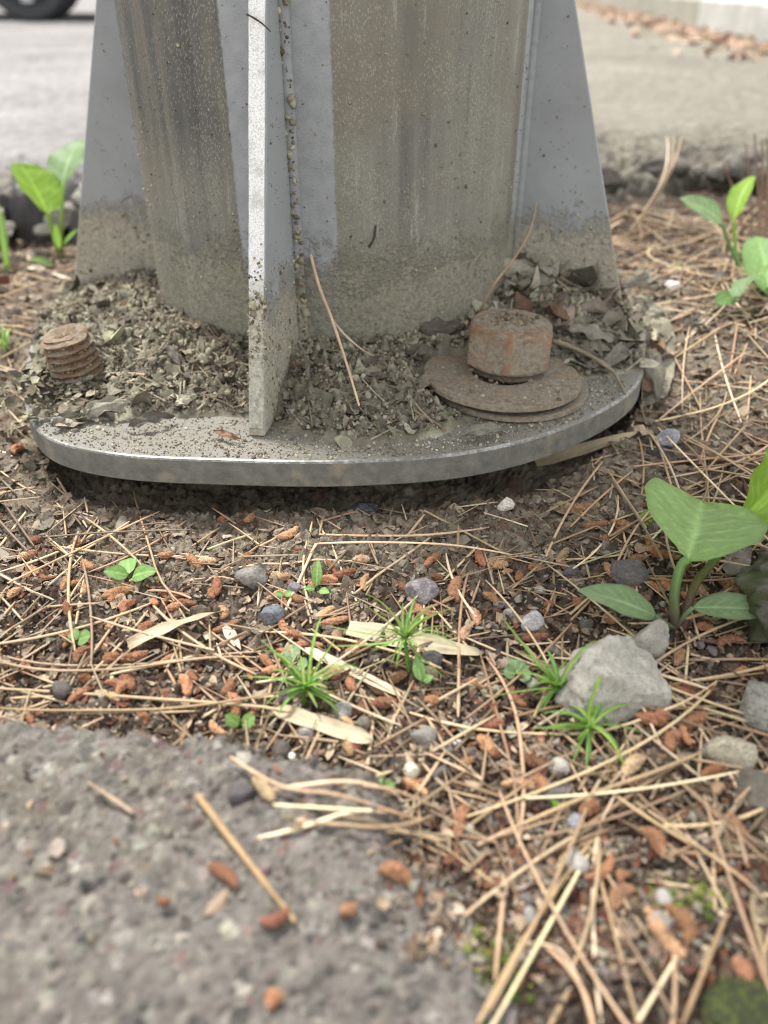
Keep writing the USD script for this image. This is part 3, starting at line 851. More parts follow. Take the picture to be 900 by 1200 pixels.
m_, t_ = crumbs(hrng, place(np.c_[0.0116 * np.cos(q_a), 0.0116 * np.sin(q_a), q_z], BC, 0.02, -0.10), np.clip(hrng.lognormal(math.log(0.0006), 0.5, n), 0.0003, 0.0016), pick(hrng, [(160, 148, 122), (138, 124, 100), (120, 92, 62)], n))
obj('thread_dirt', m_, M['mudleaf'], stub, tint=t_, smooth=True, kind='stuff')
# more litter banked round the stub
n = 700
q = np.array([BC[0], BC[1]]) + hrng.normal(0, 0.017, (n, 2))
dq = np.hypot(q[:, 0] - BC[0], q[:, 1] - BC[1]); q, dq = q[dq > 0.014], dq[dq > 0.014]
n = len(q)
m_, t_ = flakes(hrng, np.c_[q, np.full(n, 0.044) - dq * 0.25 + hrng.uniform(-0.002, 0.002, n)], hrng.uniform(0.0016, 0.0052, n), np.abs(hrng.normal(0, 0.5, n)), pick(hrng, [(146, 140, 120), (118, 110, 94), (92, 84, 72), (166, 160, 138)], n))
obj('leaf_scraps', m_, M['mudleaf'], heap, tint=t_, smooth=True, kind='stuff')

# ------------------------------------------------------------------ things lying about
def surf(xy):
    """Top of whatever lies at xy: plate with its litter, else the ground."""
    xy = np.atleast_2d(np.asarray(xy, float))[:, :2]
    a, r = np.arctan2(xy[:, 1] - AY, xy[:, 0] - AX), np.hypot(xy[:, 0] - AX, xy[:, 1] - AY)
    h = heap_h(a, r)
    g_ = gz(xy)
    return np.where(r < plate_r(a) + 0.001, ZP + h, g_ + np.where(r < 0.26, 0.6 * h, 0))


def on(x, y, lift=0.0):
    z = 0.0
    for _ in range(14):
        p = un(x, y, z + lift)
        z = 0.6 * z + 0.4 * float(surf(p[None])[0])
    return un(x, y, z + lift)


def pd(x, y, depth):
    """The point that pixel (x, y) shows at a given distance along the view axis."""
    u, v = (x - 450) / FPX, (600 - y) / FPX
    return np.array([u, _c + v * _s, -_s + v * _c]) * depth + [0, 0, CZ]


def depth_of(p):
    return p[1] * _c - (p[2] - CZ) * _s


LAND = [('the star-shaped sprout', 476, 770), ('the small grass tuft', 352, 815), ('the sprawling grass', 665, 845), ('the pale concrete chunk', 722, 790), ('the broad-leaved weed', 797, 730), ('the bluish quartz pebble', 781, 515), ('the purple-grey rounded pebble', 494, 695),
        ('the speckled blue-grey pebble', 318, 722), ('the dark blue-grey pebble', 425, 600), ('the three-leaved seedling', 152, 675), ('the curled tan strip', 205, 738), ('the bleached leaf blade', 520, 758), ('the upright seedling leaf', 372, 690), ('the lilac pebble', 622, 730),
        ('the plate\'s left edge', 25, 520), ('the left front rim', 150, 580), ('the right front rim', 640, 570), ('the paving tip', 480, 900), ('the left paving edge', 60, 810), ('the two-leaved seedling', 282, 845), ('the cream rubble lump', 853, 890),
        ('the mossy block', 895, 720), ('the right-hand litter heap', 795, 400), ('the right gusset', 745, 300), ('the dead stalks', 880, 300), ('the heart-shaped leaf', 880, 345), ('the left gusset', 60, 320), ('the bolt stub', 15, 430), ('the bottom edge', 640, 1180),
        ('the moss clump', 860, 1170), ('the clover-like seedling', 657, 940), ('the straw-coloured stick', 290, 1000), ('the right picture edge', 880, 480), ('the large purple-grey pebble', 738, 675), ('the left picture edge', 10, 700), ('the long needle bundle', 745, 915), ('the lower right corner', 870, 1080)]
_land = None


_said = set()


def named(front, p):
    """A label that no other thing has yet: the words in front, then what it lies next to."""
    for rank in range(6):
        lb = front + ' ' + where(p, rank)
        if lb not in _said:
            break
    _said.add(lb)
    return lb


def where(p, rank=0):
    """What a small thing lies next to, in words."""
    global _land
    if _land is None:
        _land = np.array([at(x, y)[:2] for _, x, y in LAND])
    d = np.asarray(p[:2]) - _land
    i = int(np.argsort(np.hypot(*d.T))[rank])
    dx_, dy_ = d[i]
    side = ('right of' if dx_ > 0 else 'left of') if abs(dx_) > abs(dy_) else ('behind' if dy_ > 0 else 'in front of')
    if np.hypot(dx_, dy_) < 0.009:
        side = 'close beside'
    return side + ' ' + LAND[i][0]


# stones
def stone_mesh(size, seed, cuts=9, rough=0.05, sub=4):
    r_ = np.random.default_rng(seed)
    v = np.array(trimesh.creation.icosphere(sub).vertices)
    f = np.array(trimesh.creation.icosphere(sub).faces)
    for _ in range(cuts):
        nrm = r_.normal(size=3); nrm /= np.linalg.norm(nrm)
        d_ = r_.uniform(0.55, 0.85)
        e = v @ nrm - d_
        v = v - np.maximum(e, 0)[:, None] * nrm * 0.92
    v = v * (1 + (fb(v, 2.6, 4, seed) - 0.5)[:, None] * rough * 4 + (fb(v, 9, 4, seed + 1) - 0.5)[:, None] * rough * 2.4)
    return v * np.asarray(size) / 2, f


def stone(name, label, p, size, color, seed, rz=0.0, tilt=0.0, sink=0.25, rough=0.05, cuts=9, spots=None, group=None, cat='stone', sub=4, moss=0.0):
    v, f = stone_mesh(size, seed, cuts, rough, sub)
    n0 = v / np.linalg.norm(v, axis=1, keepdims=True)
    v = place(v, [0, 0, 0], tilt, 0, rz)
    z0 = v[:, 2].min()
    v = v + [p[0], p[1], p[2] - z0 - sink * (v[:, 2].max() - z0)]
    color = np.array(color) * 0.55 + np.mean(color) * 0.45 * np.array([1.01, 1.0, 0.97])
    t = lin(*color) * (0.68 + 0.36 * fb(n0, 5, 4, seed + 7)[:, None] + 0.34 * fb(n0, 26, 3, seed + 8)[:, None])
    if spots is not None:
        k_ = ss(0.56, 0.66, fb(n0, 17, 4, seed + 9))[:, None] * 0.8
        t = t * (1 - k_) + lin(*spots) * k_
    if moss:
        k_ = (ss(0.62 - moss * 0.3, 0.72 - moss * 0.3, fb(n0, 4, 4, seed + 3)) * 0.85)[:, None]
        t = t * (1 - k_) + lin(58, 66, 32) * k_
    return obj(name, (v, f), M['stone'], tint=t, smooth=True, label=label, cat=cat, group=group)


def px_size(p, px):
    return px * depth_of(p) / FPX


p = at(722, 814)
stone('concrete_chunk', 'pale grey broken concrete chunk under the low leaf of the broad-leaved weed', p, (0.044, 0.036, 0.030), (164, 160, 146), 18, 0.5, 0.15, 0.25, 0.10, 7, (140, 134, 124), cat='stone')
p = at(758, 762)
stone('concrete_chunk', 'small grey concrete lump at the back corner of the pale concrete chunk', p, (0.020, 0.014, 0.016), (158, 152, 138), 12, 0.8, 0, 0.2, 0.06, 6, cat='stone')
p = at(915, 775)
stone('mossy_block', 'dark mossy stone block at the right edge behind the broad-leaved weed', p + [0.020, 0.014, 0], (0.062, 0.064, 0.052), (98, 93, 82), 13, 0.3, 0, 0.15, 0.13, 9, (62, 62, 44), cat='stone', moss=0.5)
p = at(893, 838)
stone('concrete_chunk', 'grey stone lump half in frame below the dark mossy block', p, (0.022, 0.02, 0.017), (146, 144, 132), 14, 1.1, 0, 0.2, 0.06, 7, (90, 92, 70), cat='stone')
p = at(853, 892)
stone('concrete_chunk', 'cream crumbly rubble lump beside the end of the long needle bundle', p, (0.016, 0.015, 0.014), (182, 172, 140), 15, 0.4, 0, 0.25, 0.07, 6, (120, 110, 92), cat='stone')
p = at(886, 935)
stone('concrete_chunk', 'brown-grey rubble lump at the right edge below the cream lump', p, (0.018, 0.016, 0.012), (112, 102, 86), 16, 1.4, 0, 0.3, 0.07, 6, cat='stone')
p = at(880, 1206)
stone('moss_clump', 'dark green moss clump in the bottom right corner', p, (0.024, 0.022, 0.012), (52, 62, 26), 17, 0, 0, 0.3, 0.09, 3, (88, 98, 40), cat='moss')
pebs = [
    ('dark blue-grey pebble in the shadow under the front of the plate', 425, 602, (36, 16, 22), (62, 66, 74), (120, 120, 124), 0.05),
    ('speckled blue-grey pebble left of centre beside a slanting needle', 318, 726, (30, 20, 24), (104, 112, 126), (60, 64, 72), 0.2),
    ('pale lilac angular pebble behind the left side of the concrete chunk', 622, 735, (28, 22, 30), (172, 168, 174), (130, 122, 128), 0.6),
    ('purple-grey rounded pebble above the bleached leaf blade', 494, 700, (40, 30, 30), (124, 112, 118), (168, 160, 162), 0.3),
    ('large dull purple-grey pebble behind the broad-leaved weed', 738, 678, (48, 36, 30), (96, 88, 90), (120, 112, 108), 0.1),
    ('shiny bluish quartz pebble at the right end of the plate', 781, 520, (28, 20, 25), (136, 140, 156), (206, 206, 214), 0.4),
    ('dark flat pebble tucked under the bluish quartz pebble', 776, 532, (34, 18, 10), (74, 72, 72), None, -0.2),
    ('grey rounded pebble at the right of the small grass tuft', 402, 840, (28, 20, 22), (138, 138, 130), (96, 92, 86), 0.3),
    ('rough grey-brown pebble left of the upright seedling leaf', 296, 684, (38, 26, 30), (128, 122, 116), (92, 84, 78), 0.0),
    ('white quartz pebble under the plate rim right of centre', 592, 596, (22, 14, 20), (206, 196, 182), (150, 130, 106), 0.5),
    ('small mauve-grey pebble between two cones in front of the plate', 345, 694, (17, 13, 15), (120, 112, 124), None, 0.2),
    ('cream oval pebble at the tip of the paving', 481, 909, (20, 17, 22), (206, 196, 160), None, 1.2),
    ('tiny bright white pebble on the edge of the paving', 342, 888, (8, 8, 8), (232, 230, 226), None, 0.0),
    ('small white stone chip among needles left of the sprawling grass', 535, 873, (13, 9, 10), (214, 216, 226), None, 0.4),
    ('brown-grey pebble right of the grey rounded pebble by the tuft', 424, 852, (22, 14, 18), (132, 120, 98), None, 0.3),
    ('pale grey pebble under the crossing needles in front of the plate', 596, 724, (15, 11, 15), (158, 154, 146), None, 0.1),
    ('bluish pebble between needles at the lower right', 673, 966, (20, 14, 20), (138, 140, 156), (190, 190, 200), 0.8),
    ('dark pebble below the bleached leaf blade', 505, 775, (26, 16, 18), (86, 84, 84), None, 0.2),
    ('grey flat pebble just left of the large purple-grey pebble', 668, 672, (20, 14, 14), (104, 96, 104), None, 0.2),
    ('loose dark stone chip on the paving beside a rusty cone', 282, 932, (34, 22, 22), (84, 80, 82), (110, 96, 100), 0.3),
]
for i, (lb, x, y, (sx, sy, sz_), c_, s_, rz) in enumerate(pebs):
    p = at(x, y)
    k_ = depth_of(p) / FPX
    stone('pebble', lb, p, (sx * k_ * 1.05, sy * k_ * 1.25, sz_ * k_ * 1.05), c_, 100 + i, rz, 0.1, 0.2, 0.05, 7, s_, cat='pebble', sub=3)
prg = np.random.default_rng(55)
pal = [(132, 126, 118), (104, 98, 96), (150, 146, 140), (116, 106, 108), (92, 86, 80), (170, 164, 156)]
k_ = 0
while k_ < 55:
    y = math.exp(prg.uniform(math.log(0.10), math.log(0.5))); x = prg.uniform(-1, 1) * (0.5 * y + 0.02)
    r = math.hypot(x - AX, y - AY)
    if r < 0.235 or slab_sd(np.array([[x, y]]))[0] > -0.002:
        continue
    s_ = min(0.009, prg.lognormal(math.log(0.0036), 0.35))
    zg = float(gz([[x, y]])[0])
    stone('pebble', named(f"small {['brown-grey', 'dark grey', 'light grey', 'mauve-grey', 'dull dark', 'pale grey'][k_ % 6]} pebble sunk in soil", (x, y)), np.array([x, y, zg]), (s_ * 1.3, s_, s_ * 0.9), pal[k_ % 6], 300 + k_, prg.uniform(0, 6), 0.2, 0.25, 0.05, 6, group='small pebbles in the soil', cat='pebble', sub=2)
    k_ += 1


# pollen cones
def cone_mesh(L, R_, seed):
    r_ = np.random.default_rng(seed)
    ns, na_ = 32, 20
    s = np.linspace(0.02, 0.98, ns)[:, None]
    a = (np.arange(na_) * 2 * np.pi / na_)[None]
    w = np.sin(np.pi * s) ** 0.42 * (1 - 0.15 * s)
    row = np.sin(s * np.pi * L / 0.0013) 
    bump_ = 0.14 * np.sign(row) * np.abs(row) ** 0.6 * np.sin(a * 6 + np.floor(s * L / 0.0013) * 1.9) + r_.normal(0, 0.15, (ns, na_))
    rr = R_ * w * (1 + bump_)
    bend = r_.normal(0, 0.9) * 0.16
    x = (s - 0.5) * L + 0 * a
    y = rr * np.cos(a) + bend * L * (2 * s - 1) ** 2
    z = rr * np.sin(a) * 0.9
    return loft(np.stack([x, y, z], -1))


CONES = [(660, 598, 720, 590, 1.2), (685, 618, 715, 614, 1.0), (716, 610, 742, 617, 1.0), (653, 660, 666, 642, 0.9), (710, 660, 722, 678, 1.0), (773, 676, 786, 692, 1.0), (848, 694, 862, 682, 1.0), (790, 780, 800, 760, 0.9), (758, 645, 774, 640, .8),
         (328, 632, 352, 620, 1.0), (413, 656, 434, 655, 1.0), (388, 677, 418, 668, 1.0), (315, 678, 342, 675, 1.0), (424, 692, 428, 672, .7), (558, 645, 567, 664, 1.0), (570, 662, 596, 662, 1.1), (505, 675, 520, 678, .9), (528, 698, 538, 676, 1.2), (553, 712, 562, 732, 1.0), (540, 750, 549, 732, .9), (404, 766, 422, 760, 1.0), (588, 671, 600, 668, .6),
         (118, 699, 155, 689, 1.1), (140, 718, 154, 702, 1.0), (160, 742, 182, 730, 1.1), (121, 776, 140, 768, 1.2), (196, 714, 212, 708, .9), (230, 658, 254, 657, .9), (288, 612, 300, 602, .9), (8, 700, 24, 688, .9), (10, 530, 28, 520, 1.0), (20, 655, 34, 648, .8),
         (264, 815, 274, 796, 1.0), (290, 796, 297, 782, .8), (432, 826, 466, 822, 1.2), (378, 792, 404, 784, 1.0), (298, 910, 322, 938, 1.0), (562, 862, 580, 884, 1.1), (612, 888, 640, 898, 1.1), (626, 908, 642, 928, 1.0), (680, 955, 702, 940, 1.1), (760, 968, 780, 1000, 1.2), (752, 848, 790, 838, 1.3), (800, 852, 828, 836, 1.3), (780, 876, 794, 856, 1.2), (728, 908, 752, 884, 1.2), (716, 800, 722, 790, .6),
         (756, 966, 786, 1002, 1.1), (712, 1062, 740, 1036, 1.1), (752, 1064, 800, 1126, 1.0), (792, 1056, 818, 1108, 1.1), (862, 1120, 882, 1158, 1.1), (446, 1010, 486, 1034, 1.0), (246, 1010, 282, 1036, .9), (306, 1086, 342, 1070, .7), (398, 1070, 420, 1062, .7), (310, 1176, 330, 1160, .9), (520, 1014, 540, 1000, .7), (722, 1030, 735, 1020, .7)]
crg = np.random.default_rng(66)
CL = 'rust-brown fallen pine pollen cone lying among needles on the soil'


def pollen_cone(a, b, fat, seed, label, group):
    d = b - a
    L = np.linalg.norm(d)
    v, f = cone_mesh(L, 0.0021 * fat * crg.uniform(0.9, 1.1), seed)
    ex = d / L; ey = np.cross([0, 0, 1.0], ex); ey /= np.linalg.norm(ey); ez = np.cross(ex, ey)
    v = v @ np.array([ex, ey, ez]) + (a + b) / 2
    L_ = 'long' if L > 0.0125 else 'short' if L < 0.0085 else 'mid-sized'
    t = pick(crg, [(188, 140, 106), (172, 124, 94), (198, 158, 122), (156, 110, 86), (202, 170, 138)], 1, [4, 4, 3, 2, 1])
    lum = float(t.mean())
    way = 'lying crosswise' if abs(d[0]) > 2 * abs(d[1]) else 'pointing away' if abs(d[1]) > 2 * abs(d[0]) else 'slanting right' if d[0] * d[1] > 0 else 'slanting left'
    label = named(f"{L_} {'tan' if lum > 0.30 else 'dark brown' if lum < 0.19 else 'rust-brown'} pollen cone {way}", (a + b) / 2)
    obj('pollen_cone', (v, f), M['cone'], tint=t * (0.8 + 0.4 * crg.uniform(size=(len(v), 1))), smooth=True, label=label, cat='pine cone', group=group)


for i, (x0, y0, x1, y1, fat) in enumerate(CONES):
    a, b = at(x0, y0, 0.0022), at(x1, y1, 0.0022)
    onslab = slab_sd(((a + b) / 2)[None, :2])[0] > 0.004
    L = np.linalg.norm(b - a)
    if L > 0.017:
        b = a + (b - a) * 0.017 / L
    pollen_cone(a, b, fat, 700 + i, None, 'fallen pollen cones')
k_ = 0
while k_ < 150:
    y = math.exp(crg.uniform(math.log(0.13), math.log(0.65))) if k_ < 50 else crg.uniform(0.18, 0.335); x = crg.uniform(-1, 1) * (0.5 * y + 0.03)
    if math.hypot(x - AX, y - AY) < 0.25 or slab_sd(np.array([[x, y]]))[0] > 0:
        continue
    th = crg.uniform(0, 6.28); L = crg.uniform(0.005, 0.0125)
    a = np.array([x, y, 0.0]); b = a + [L * math.cos(th), L * math.sin(th), 0]
    a[2], b[2] = gz(a[None])[0] + 0.0018, gz(b[None])[0] + 0.0018
    pollen_cone(a, b, crg.uniform(0.6, 1.05), 800 + k_, None, 'fallen pollen cones')
    k_ += 1


# ------------------------------------------------------------------ loose litter of the soil: uncountable scraps
lr = np.random.default_rng(31)


def scatter(n, y0=0.10, y1=0.86, slab_keep=0.05, rmin=-0.006):
    y = np.exp(lr.uniform(math.log(y0), math.log(y1), n)); x = lr.uniform(-1, 1, n) * (0.66 * y + 0.05)
    p = np.stack([x, y], -1)
    a, r = np.arctan2(y - AY, x - AX), np.hypot(x - AX, y - AY)
    ok = r > plate_r(a) + rmin
    ok &= (slab_sd(p) < 0.002) | (lr.uniform(size=n) < np.where(x > 0.0, 0.3, slab_keep))
    return p[ok]


p = scatter(30000, slab_keep=0.02)
n = len(p)
sz = np.clip(lr.lognormal(math.log(0.0020), 0.5, n), 0.0008, 0.0065) * np.clip(p[:, 1] / 0.3, 0.75, 1.6)
r = np.hypot(p[:, 0] - AX, p[:, 1] - AY)
tn = pick(lr, [(124, 108, 92), (98, 82, 68), (152, 134, 114), (122, 84, 64), (104, 66, 54), (76, 64, 56), (180, 162, 138), (136, 130, 118)], n, [5, 4.5, 4, 3, 2.2, 2.5, 2.6, 3.5])
siltw = ss(0.30, 0.235, r)[:, None] * 0.6
tn = tn * (1 - siltw) + pick(lr, [(146, 138, 122), (124, 116, 102), (104, 96, 84)], n) * siltw
m_, t_ = flakes(lr, np.c_[p, gz(p) + lr.uniform(0, 0.0016, n)], sz, np.abs(lr.normal(0, 0.45, n)), tn, aspect=(0.22, 0.8), curl=0.8)
obj('soil_litter', m_, M['litter'], tint=t_, smooth=True, label='fine brown leaf scraps and bud scales covering the bare soil', cat='leaf litter', kind='stuff')
p = scatter(15000, slab_keep=0.03, rmin=-0.015)
n = len(p)
m_, t_ = crumbs(lr, np.c_[p, gz(p) + 0.0003], np.clip(lr.lognormal(math.log(0.00075), 0.5, n), 0.0003, 0.003), pick(lr, [(118, 108, 96), (92, 82, 72), (150, 142, 130), (76, 70, 66), (134, 92, 68)], n, [4, 4, 3, 2, 1]))
obj('soil_crumbs', m_, M['stone'], tint=t_, smooth=True, label='grit and crumbs of earth scattered over the soil', cat='grit', kind='stuff')


# ------------------------------------------------------------------ pine needles
NL = [(180, 156, 125), (162, 138, 108), (194, 172, 140), (138, 114, 87), (166, 138, 108), (120, 101, 80), (204, 186, 156)]
nr = np.random.default_rng(77)


def needle_mesh(pts, rad=0.00058, n=12, sides=6):
    p = spline(pts, n)
    w = np.full(n, rad); w[0] *= 0.8; w[-1] *= 0.45; w[-2] *= 0.85
    v, f = tube(p, w, sides, 0.75)
    t = pick(nr, NL, 1, [4, 4, 3, 2.6, 3, 2.2, 1.6])
    along = np.concatenate([np.repeat(0.86 + 0.28 * nr.uniform(size=n), sides), [0.8, 0.9]])[:, None]
    return (v, f), t * along


n_ind = 0


def needle(pts, rad=0.00058, label=None, group=None):
    global n_ind
    m_, t_ = needle_mesh(pts, rad)
    c_ = np.mean(pts, 0)
    if label is None:
        lum, L_ = float(t_.mean()), np.linalg.norm(pts[-1] - pts[0])
        mid = pts[len(pts) // 2] if len(pts) > 2 else c_
        bow = np.linalg.norm(np.cross(mid - pts[0], pts[-1] - pts[0])) / L_ ** 2
        dr = pts[-1] - pts[0]
        way = 'lying crosswise' if abs(dr[0]) > 2 * abs(dr[1]) else 'pointing away' if abs(dr[1]) > 2 * abs(dr[0]) else 'slanting right' if dr[0] * dr[1] > 0 else 'slanting left'
        label = f"{'long' if L_ > 0.07 else 'short' if L_ < 0.04 else 'mid-length'} {'pale' if lum > 0.4 else 'brown' if lum < 0.27 else 'tan'} {'bent' if bow > 0.05 else 'straight'} pine needle {way},"
        label = named(label, c_)
        group = 'fallen pine needles'
    obj('pine_needle', m_, M['needle'], tint=t_, smooth=True, label=label, cat='pine needle', group=group)
    n_ind += 1


NEEDLES = [
    [(0, 775), (80, 786), (165, 781), (255, 770), (300, 770)], [(0, 768), (90, 780), (180, 777), (270, 766), (330, 762)], [(0, 807), (170, 818), (320, 830), (425, 860)], [(0, 830), (150, 832), (345, 808)], [(157, 575), (177, 647), (187, 677), (220, 715)], [(67, 560), (102, 618)],
    [(100, 607), (140, 637), (167, 663)], [(120, 620), (60, 650), (0, 670)], [(92, 623), (80, 690), (90, 773)], [(97, 657), (107, 727), (107, 780)], [(143, 718), (97, 782)], [(218, 610), (160, 647), (100, 672)], [(0, 673), (50, 700)], [(180, 710), (253, 767), (300, 790)],
    [(497, 603), (427, 692)], [(300, 620), (467, 628), (573, 618)], [(370, 637), (328, 730)], [(300, 642), (335, 625)], [(497, 598), (600, 653)], [(548, 672), (538, 747), (538, 800)], [(373, 637), (507, 637), (600, 650)], [(533, 582), (503, 602)], [(410, 700), (455, 665), (513, 623)],
    [(563, 767), (580, 827), (603, 920), (608, 1000)], [(570, 770), (607, 847), (613, 900), (607, 993)], [(480, 835), (580, 857), (680, 860), (780, 832), (840, 798)], [(547, 957), (640, 924), (755, 870), (840, 800)], [(560, 990), (700, 928), (790, 895), (825, 880)], [(600, 1030), (713, 950), (780, 903), (825, 882)],
    [(538, 760), (537, 840)], [(787, 907), (845, 955), (900, 1000)], [(712, 925), (770, 965), (830, 1000)], [(495, 1105), (560, 1060), (640, 1000), (710, 960)], [(560, 1200), (615, 1100), (710, 965)], [(575, 1205), (640, 1090), (690, 1000)], [(700, 975), (695, 1075), (705, 1200)], [(790, 910), (900, 1010)], [(745, 940), (865, 1025), (900, 1060)],
    [(715, 1065), (795, 1200)], [(850, 1075), (800, 1200)], [(590, 1050), (580, 1150)], [(640, 1110), (690, 1180), (700, 1230)], [(700, 1100), (640, 1210)], [(610, 1105), (650, 1110), (690, 1190)], [(880, 1060), (900, 1140)], [(800, 1110), (740, 1210)],
    [(270, 887), (360, 927), (500, 962)], [(330, 957), (487, 960)], [(303, 982), (387, 958), (470, 955)], [(320, 943), (433, 950)], [(400, 907), (423, 927)], [(400, 924), (460, 903)], [(340, 970), (480, 952)],
    [(318, 925), (370, 918), (470, 935)], [(345, 962), (420, 968), (505, 955)], [(380, 905), (440, 922), (520, 950)], [(352, 938), (420, 960), (480, 976)], [(430, 965), (520, 985)], [(470, 985), (430, 1000)], [(395, 985), (470, 972), (540, 940)],
    [(778, 467), (831, 533)], [(838, 393), (849, 438), (869, 495)], [(864, 380), (855, 438)], [(885, 380), (860, 440)], [(789, 420), (844, 384)], [(824, 500), (873, 538)], [(900, 522), (840, 548), (780, 560)], [(847, 558), (798, 573)], [(900, 524), (815, 587)], [(822, 504), (831, 593)], [(900, 455), (840, 490)], [(880, 440), (875, 500)], [(820, 460), (822, 505)], [(806, 453), (812, 510)],
    [(737, 304), (770, 292), (839, 270)], [(730, 330), (790, 310), (850, 296)], [(735, 318), (800, 296)], [(900, 227), (863, 253), (842, 314), (830, 335), (812, 336)], [(900, 234), (870, 262), (848, 318), (834, 340)], [(900, 265), (872, 311), (821, 349)], [(811, 302), (795, 344), (802, 400)], [(845, 330), (880, 372), (900, 392)], [(810, 400), (860, 378), (900, 366)],
    [(0, 640), (30, 600)], [(5, 590), (40, 640)], [(0, 420), (40, 398)], [(0, 475), (25, 455)], [(20, 320), (70, 330)], [(2, 345), (25, 330)], [(0, 378), (40, 374), (55, 378)], [(430, 592), (440, 610)], [(450, 800), (530, 842)], [(360, 800), (420, 830), (470, 850)], [(300, 800), (370, 790)], [(225, 640), (300, 590)], [(0, 560), (40, 600)], [(640, 640), (700, 616)], [(600, 690), (640, 655)], [(760, 600), (690, 650)], [(610, 650), (680, 655), (740, 648)], [(668, 720), (690, 700)], [(640, 600), (700, 570)], [(560, 640), (520, 680)], [(480, 870), (530, 930), (560, 950)], [(500, 840), (540, 905)], [(805, 700), (820, 750)], [(808, 740), (803, 800)], [(840, 670), (870, 640)],
]
for path in NEEDLES:
    lift0 = nr.uniform(0.0008, 0.004)
    pts = np.array([at(x, y, lift0 + 0.0012 * math.sin(3.1 * i / max(1, len(path) - 1))) for i, (x, y) in enumerate(path)])
    needle(pts, nr.uniform(0.0005, 0.00068))
for k_, off in enumerate((0, 4, -4)):                                # three needles standing up behind the right gusset
    needle(np.array([at(737 + off, 278), pd(767 + off * 0.5, 232, 0.735), pd(790 + off * 2.2, 160, 0.76)]), 0.0009, ['pale dry needle standing up behind the right gusset, middle of three', 'pale dry needle standing up behind the right gusset, rightmost of three', 'pale dry needle standing up behind the right gusset, leftmost of three'][k_], 'upright needles behind the post')

# the rest: by region, lying over one another
REG = [(300, (0.13, 0.50), (0.28, 0.56), (0.05, 0.11)), (240, (0.16, 0.62), (0.55, 0.84), (0.05, 0.11)), (210, (-0.62, -0.16), (0.30, 0.80), (0.04, 0.10)), (64, (-0.22, 0.22), (0.19, 0.335), (0.02, 0.075)), (80, (0.04, 0.24), (0.10, 0.22), (0.04, 0.10)), (70, (-0.3, 0.3), (0.70, 0.84), (0.04, 0.09)), (60, (0.09, 0.30), (0.24, 0.34), (0.03, 0.09))]
cand = []
for n, xr, yr, lr_ in REG:
    k_ = 0
    while k_ < n:
        c_ = np.array([nr.uniform(*xr), nr.uniform(*yr)])
        L = nr.uniform(*lr_); th = nr.uniform(0, math.pi)
        d = np.array([math.cos(th), math.sin(th)]); nn = np.array([-d[1], d[0]])
        cur = nr.standard_t(2.2) * 0.06; cur = max(-0.4, min(0.4, cur))
        s = np.linspace(-0.5, 0.5, 12)
        q = c_ + np.outer(s, d) * L + np.outer((0.25 - s * s) * cur * L * 2, nn)
        a, r = np.arctan2(q[:, 1] - AY, q[:, 0] - AX), np.hypot(q[:, 0] - AX, q[:, 1] - AY)
        if (r < plate_r(a) + 0.002).any() or (slab_sd(q) > 0.004).mean() > 0.35 or (xr[0] < -0.2 and n == 64):
            k_ += (n == 64) * 0
            if not (n == 64 and (r >= plate_r(a) + 0.002).all() and (slab_sd(q) <= 0.004).mean() > 0.65):
                continue
        zg = gz(q)
        zl = np.linspace(zg[0], zg[-1], 12) + nr.uniform(0.0008, 0.006) * (1 if L > 0.05 else 0.5)
        pts = np.c_[q, np.maximum(zl, zg + 0.0007)]
        cand.append(pts)
        k_ += 1


def shows(p):
    """How large a needle would show, roughly: its length over its distance, nothing outside the frame."""
    q = p - [0, 0, CZ]
    dep = q[:, 1] * _c - q[:, 2] * _s
    u, v = q[:, 0] / dep, (q[:, 1] * _s + q[:, 2] * _c) / dep
    inn = (np.abs(u) < 450 / FPX) & (np.abs(v) < 600 / FPX)
    return inn.mean() * np.linalg.norm(p[-1] - p[0]) / dep.mean()


order = np.argsort([-shows(p) for p in cand])
room = 290 - n_ind
for i in order[:room]:
    needle(cand[i], nr.uniform(0.00048, 0.00066))
parts, tt = [], []
for i in order[room:]:
    m_, t_ = needle_mesh(cand[i], nr.uniform(0.00048, 0.00066))
    parts.append(m_); tt.append(t_)
for _ in range(1700):                                                # broken bits
    q = scatter(1, 0.13, 0.8, 0.02, 0.0)
    if not len(q):
        continue
    L, th = nr.uniform(0.006, 0.03), nr.uniform(0, math.pi)
    s = np.array([-0.5, 0, 0.5])[:, None]
    q = q[0] + s * L * np.array([math.cos(th), math.sin(th)])
    zg = gz(q)
    m_, t_ = needle_mesh(np.c_[q, zg.mean() + np.array([0, 0.0006, 0.001]) + nr.uniform(0.0005, 0.003)], nr.uniform(0.0004, 0.0007), 4, 4)
    parts.append(m_); tt.append(t_ * nr.uniform(0.5, 0.95))
obj('needle_litter', join(parts), M['needle'], tint=np.vstack(tt), smooth=True, label='bed of small broken pine needles over the soil', cat='pine needles', kind='stuff')


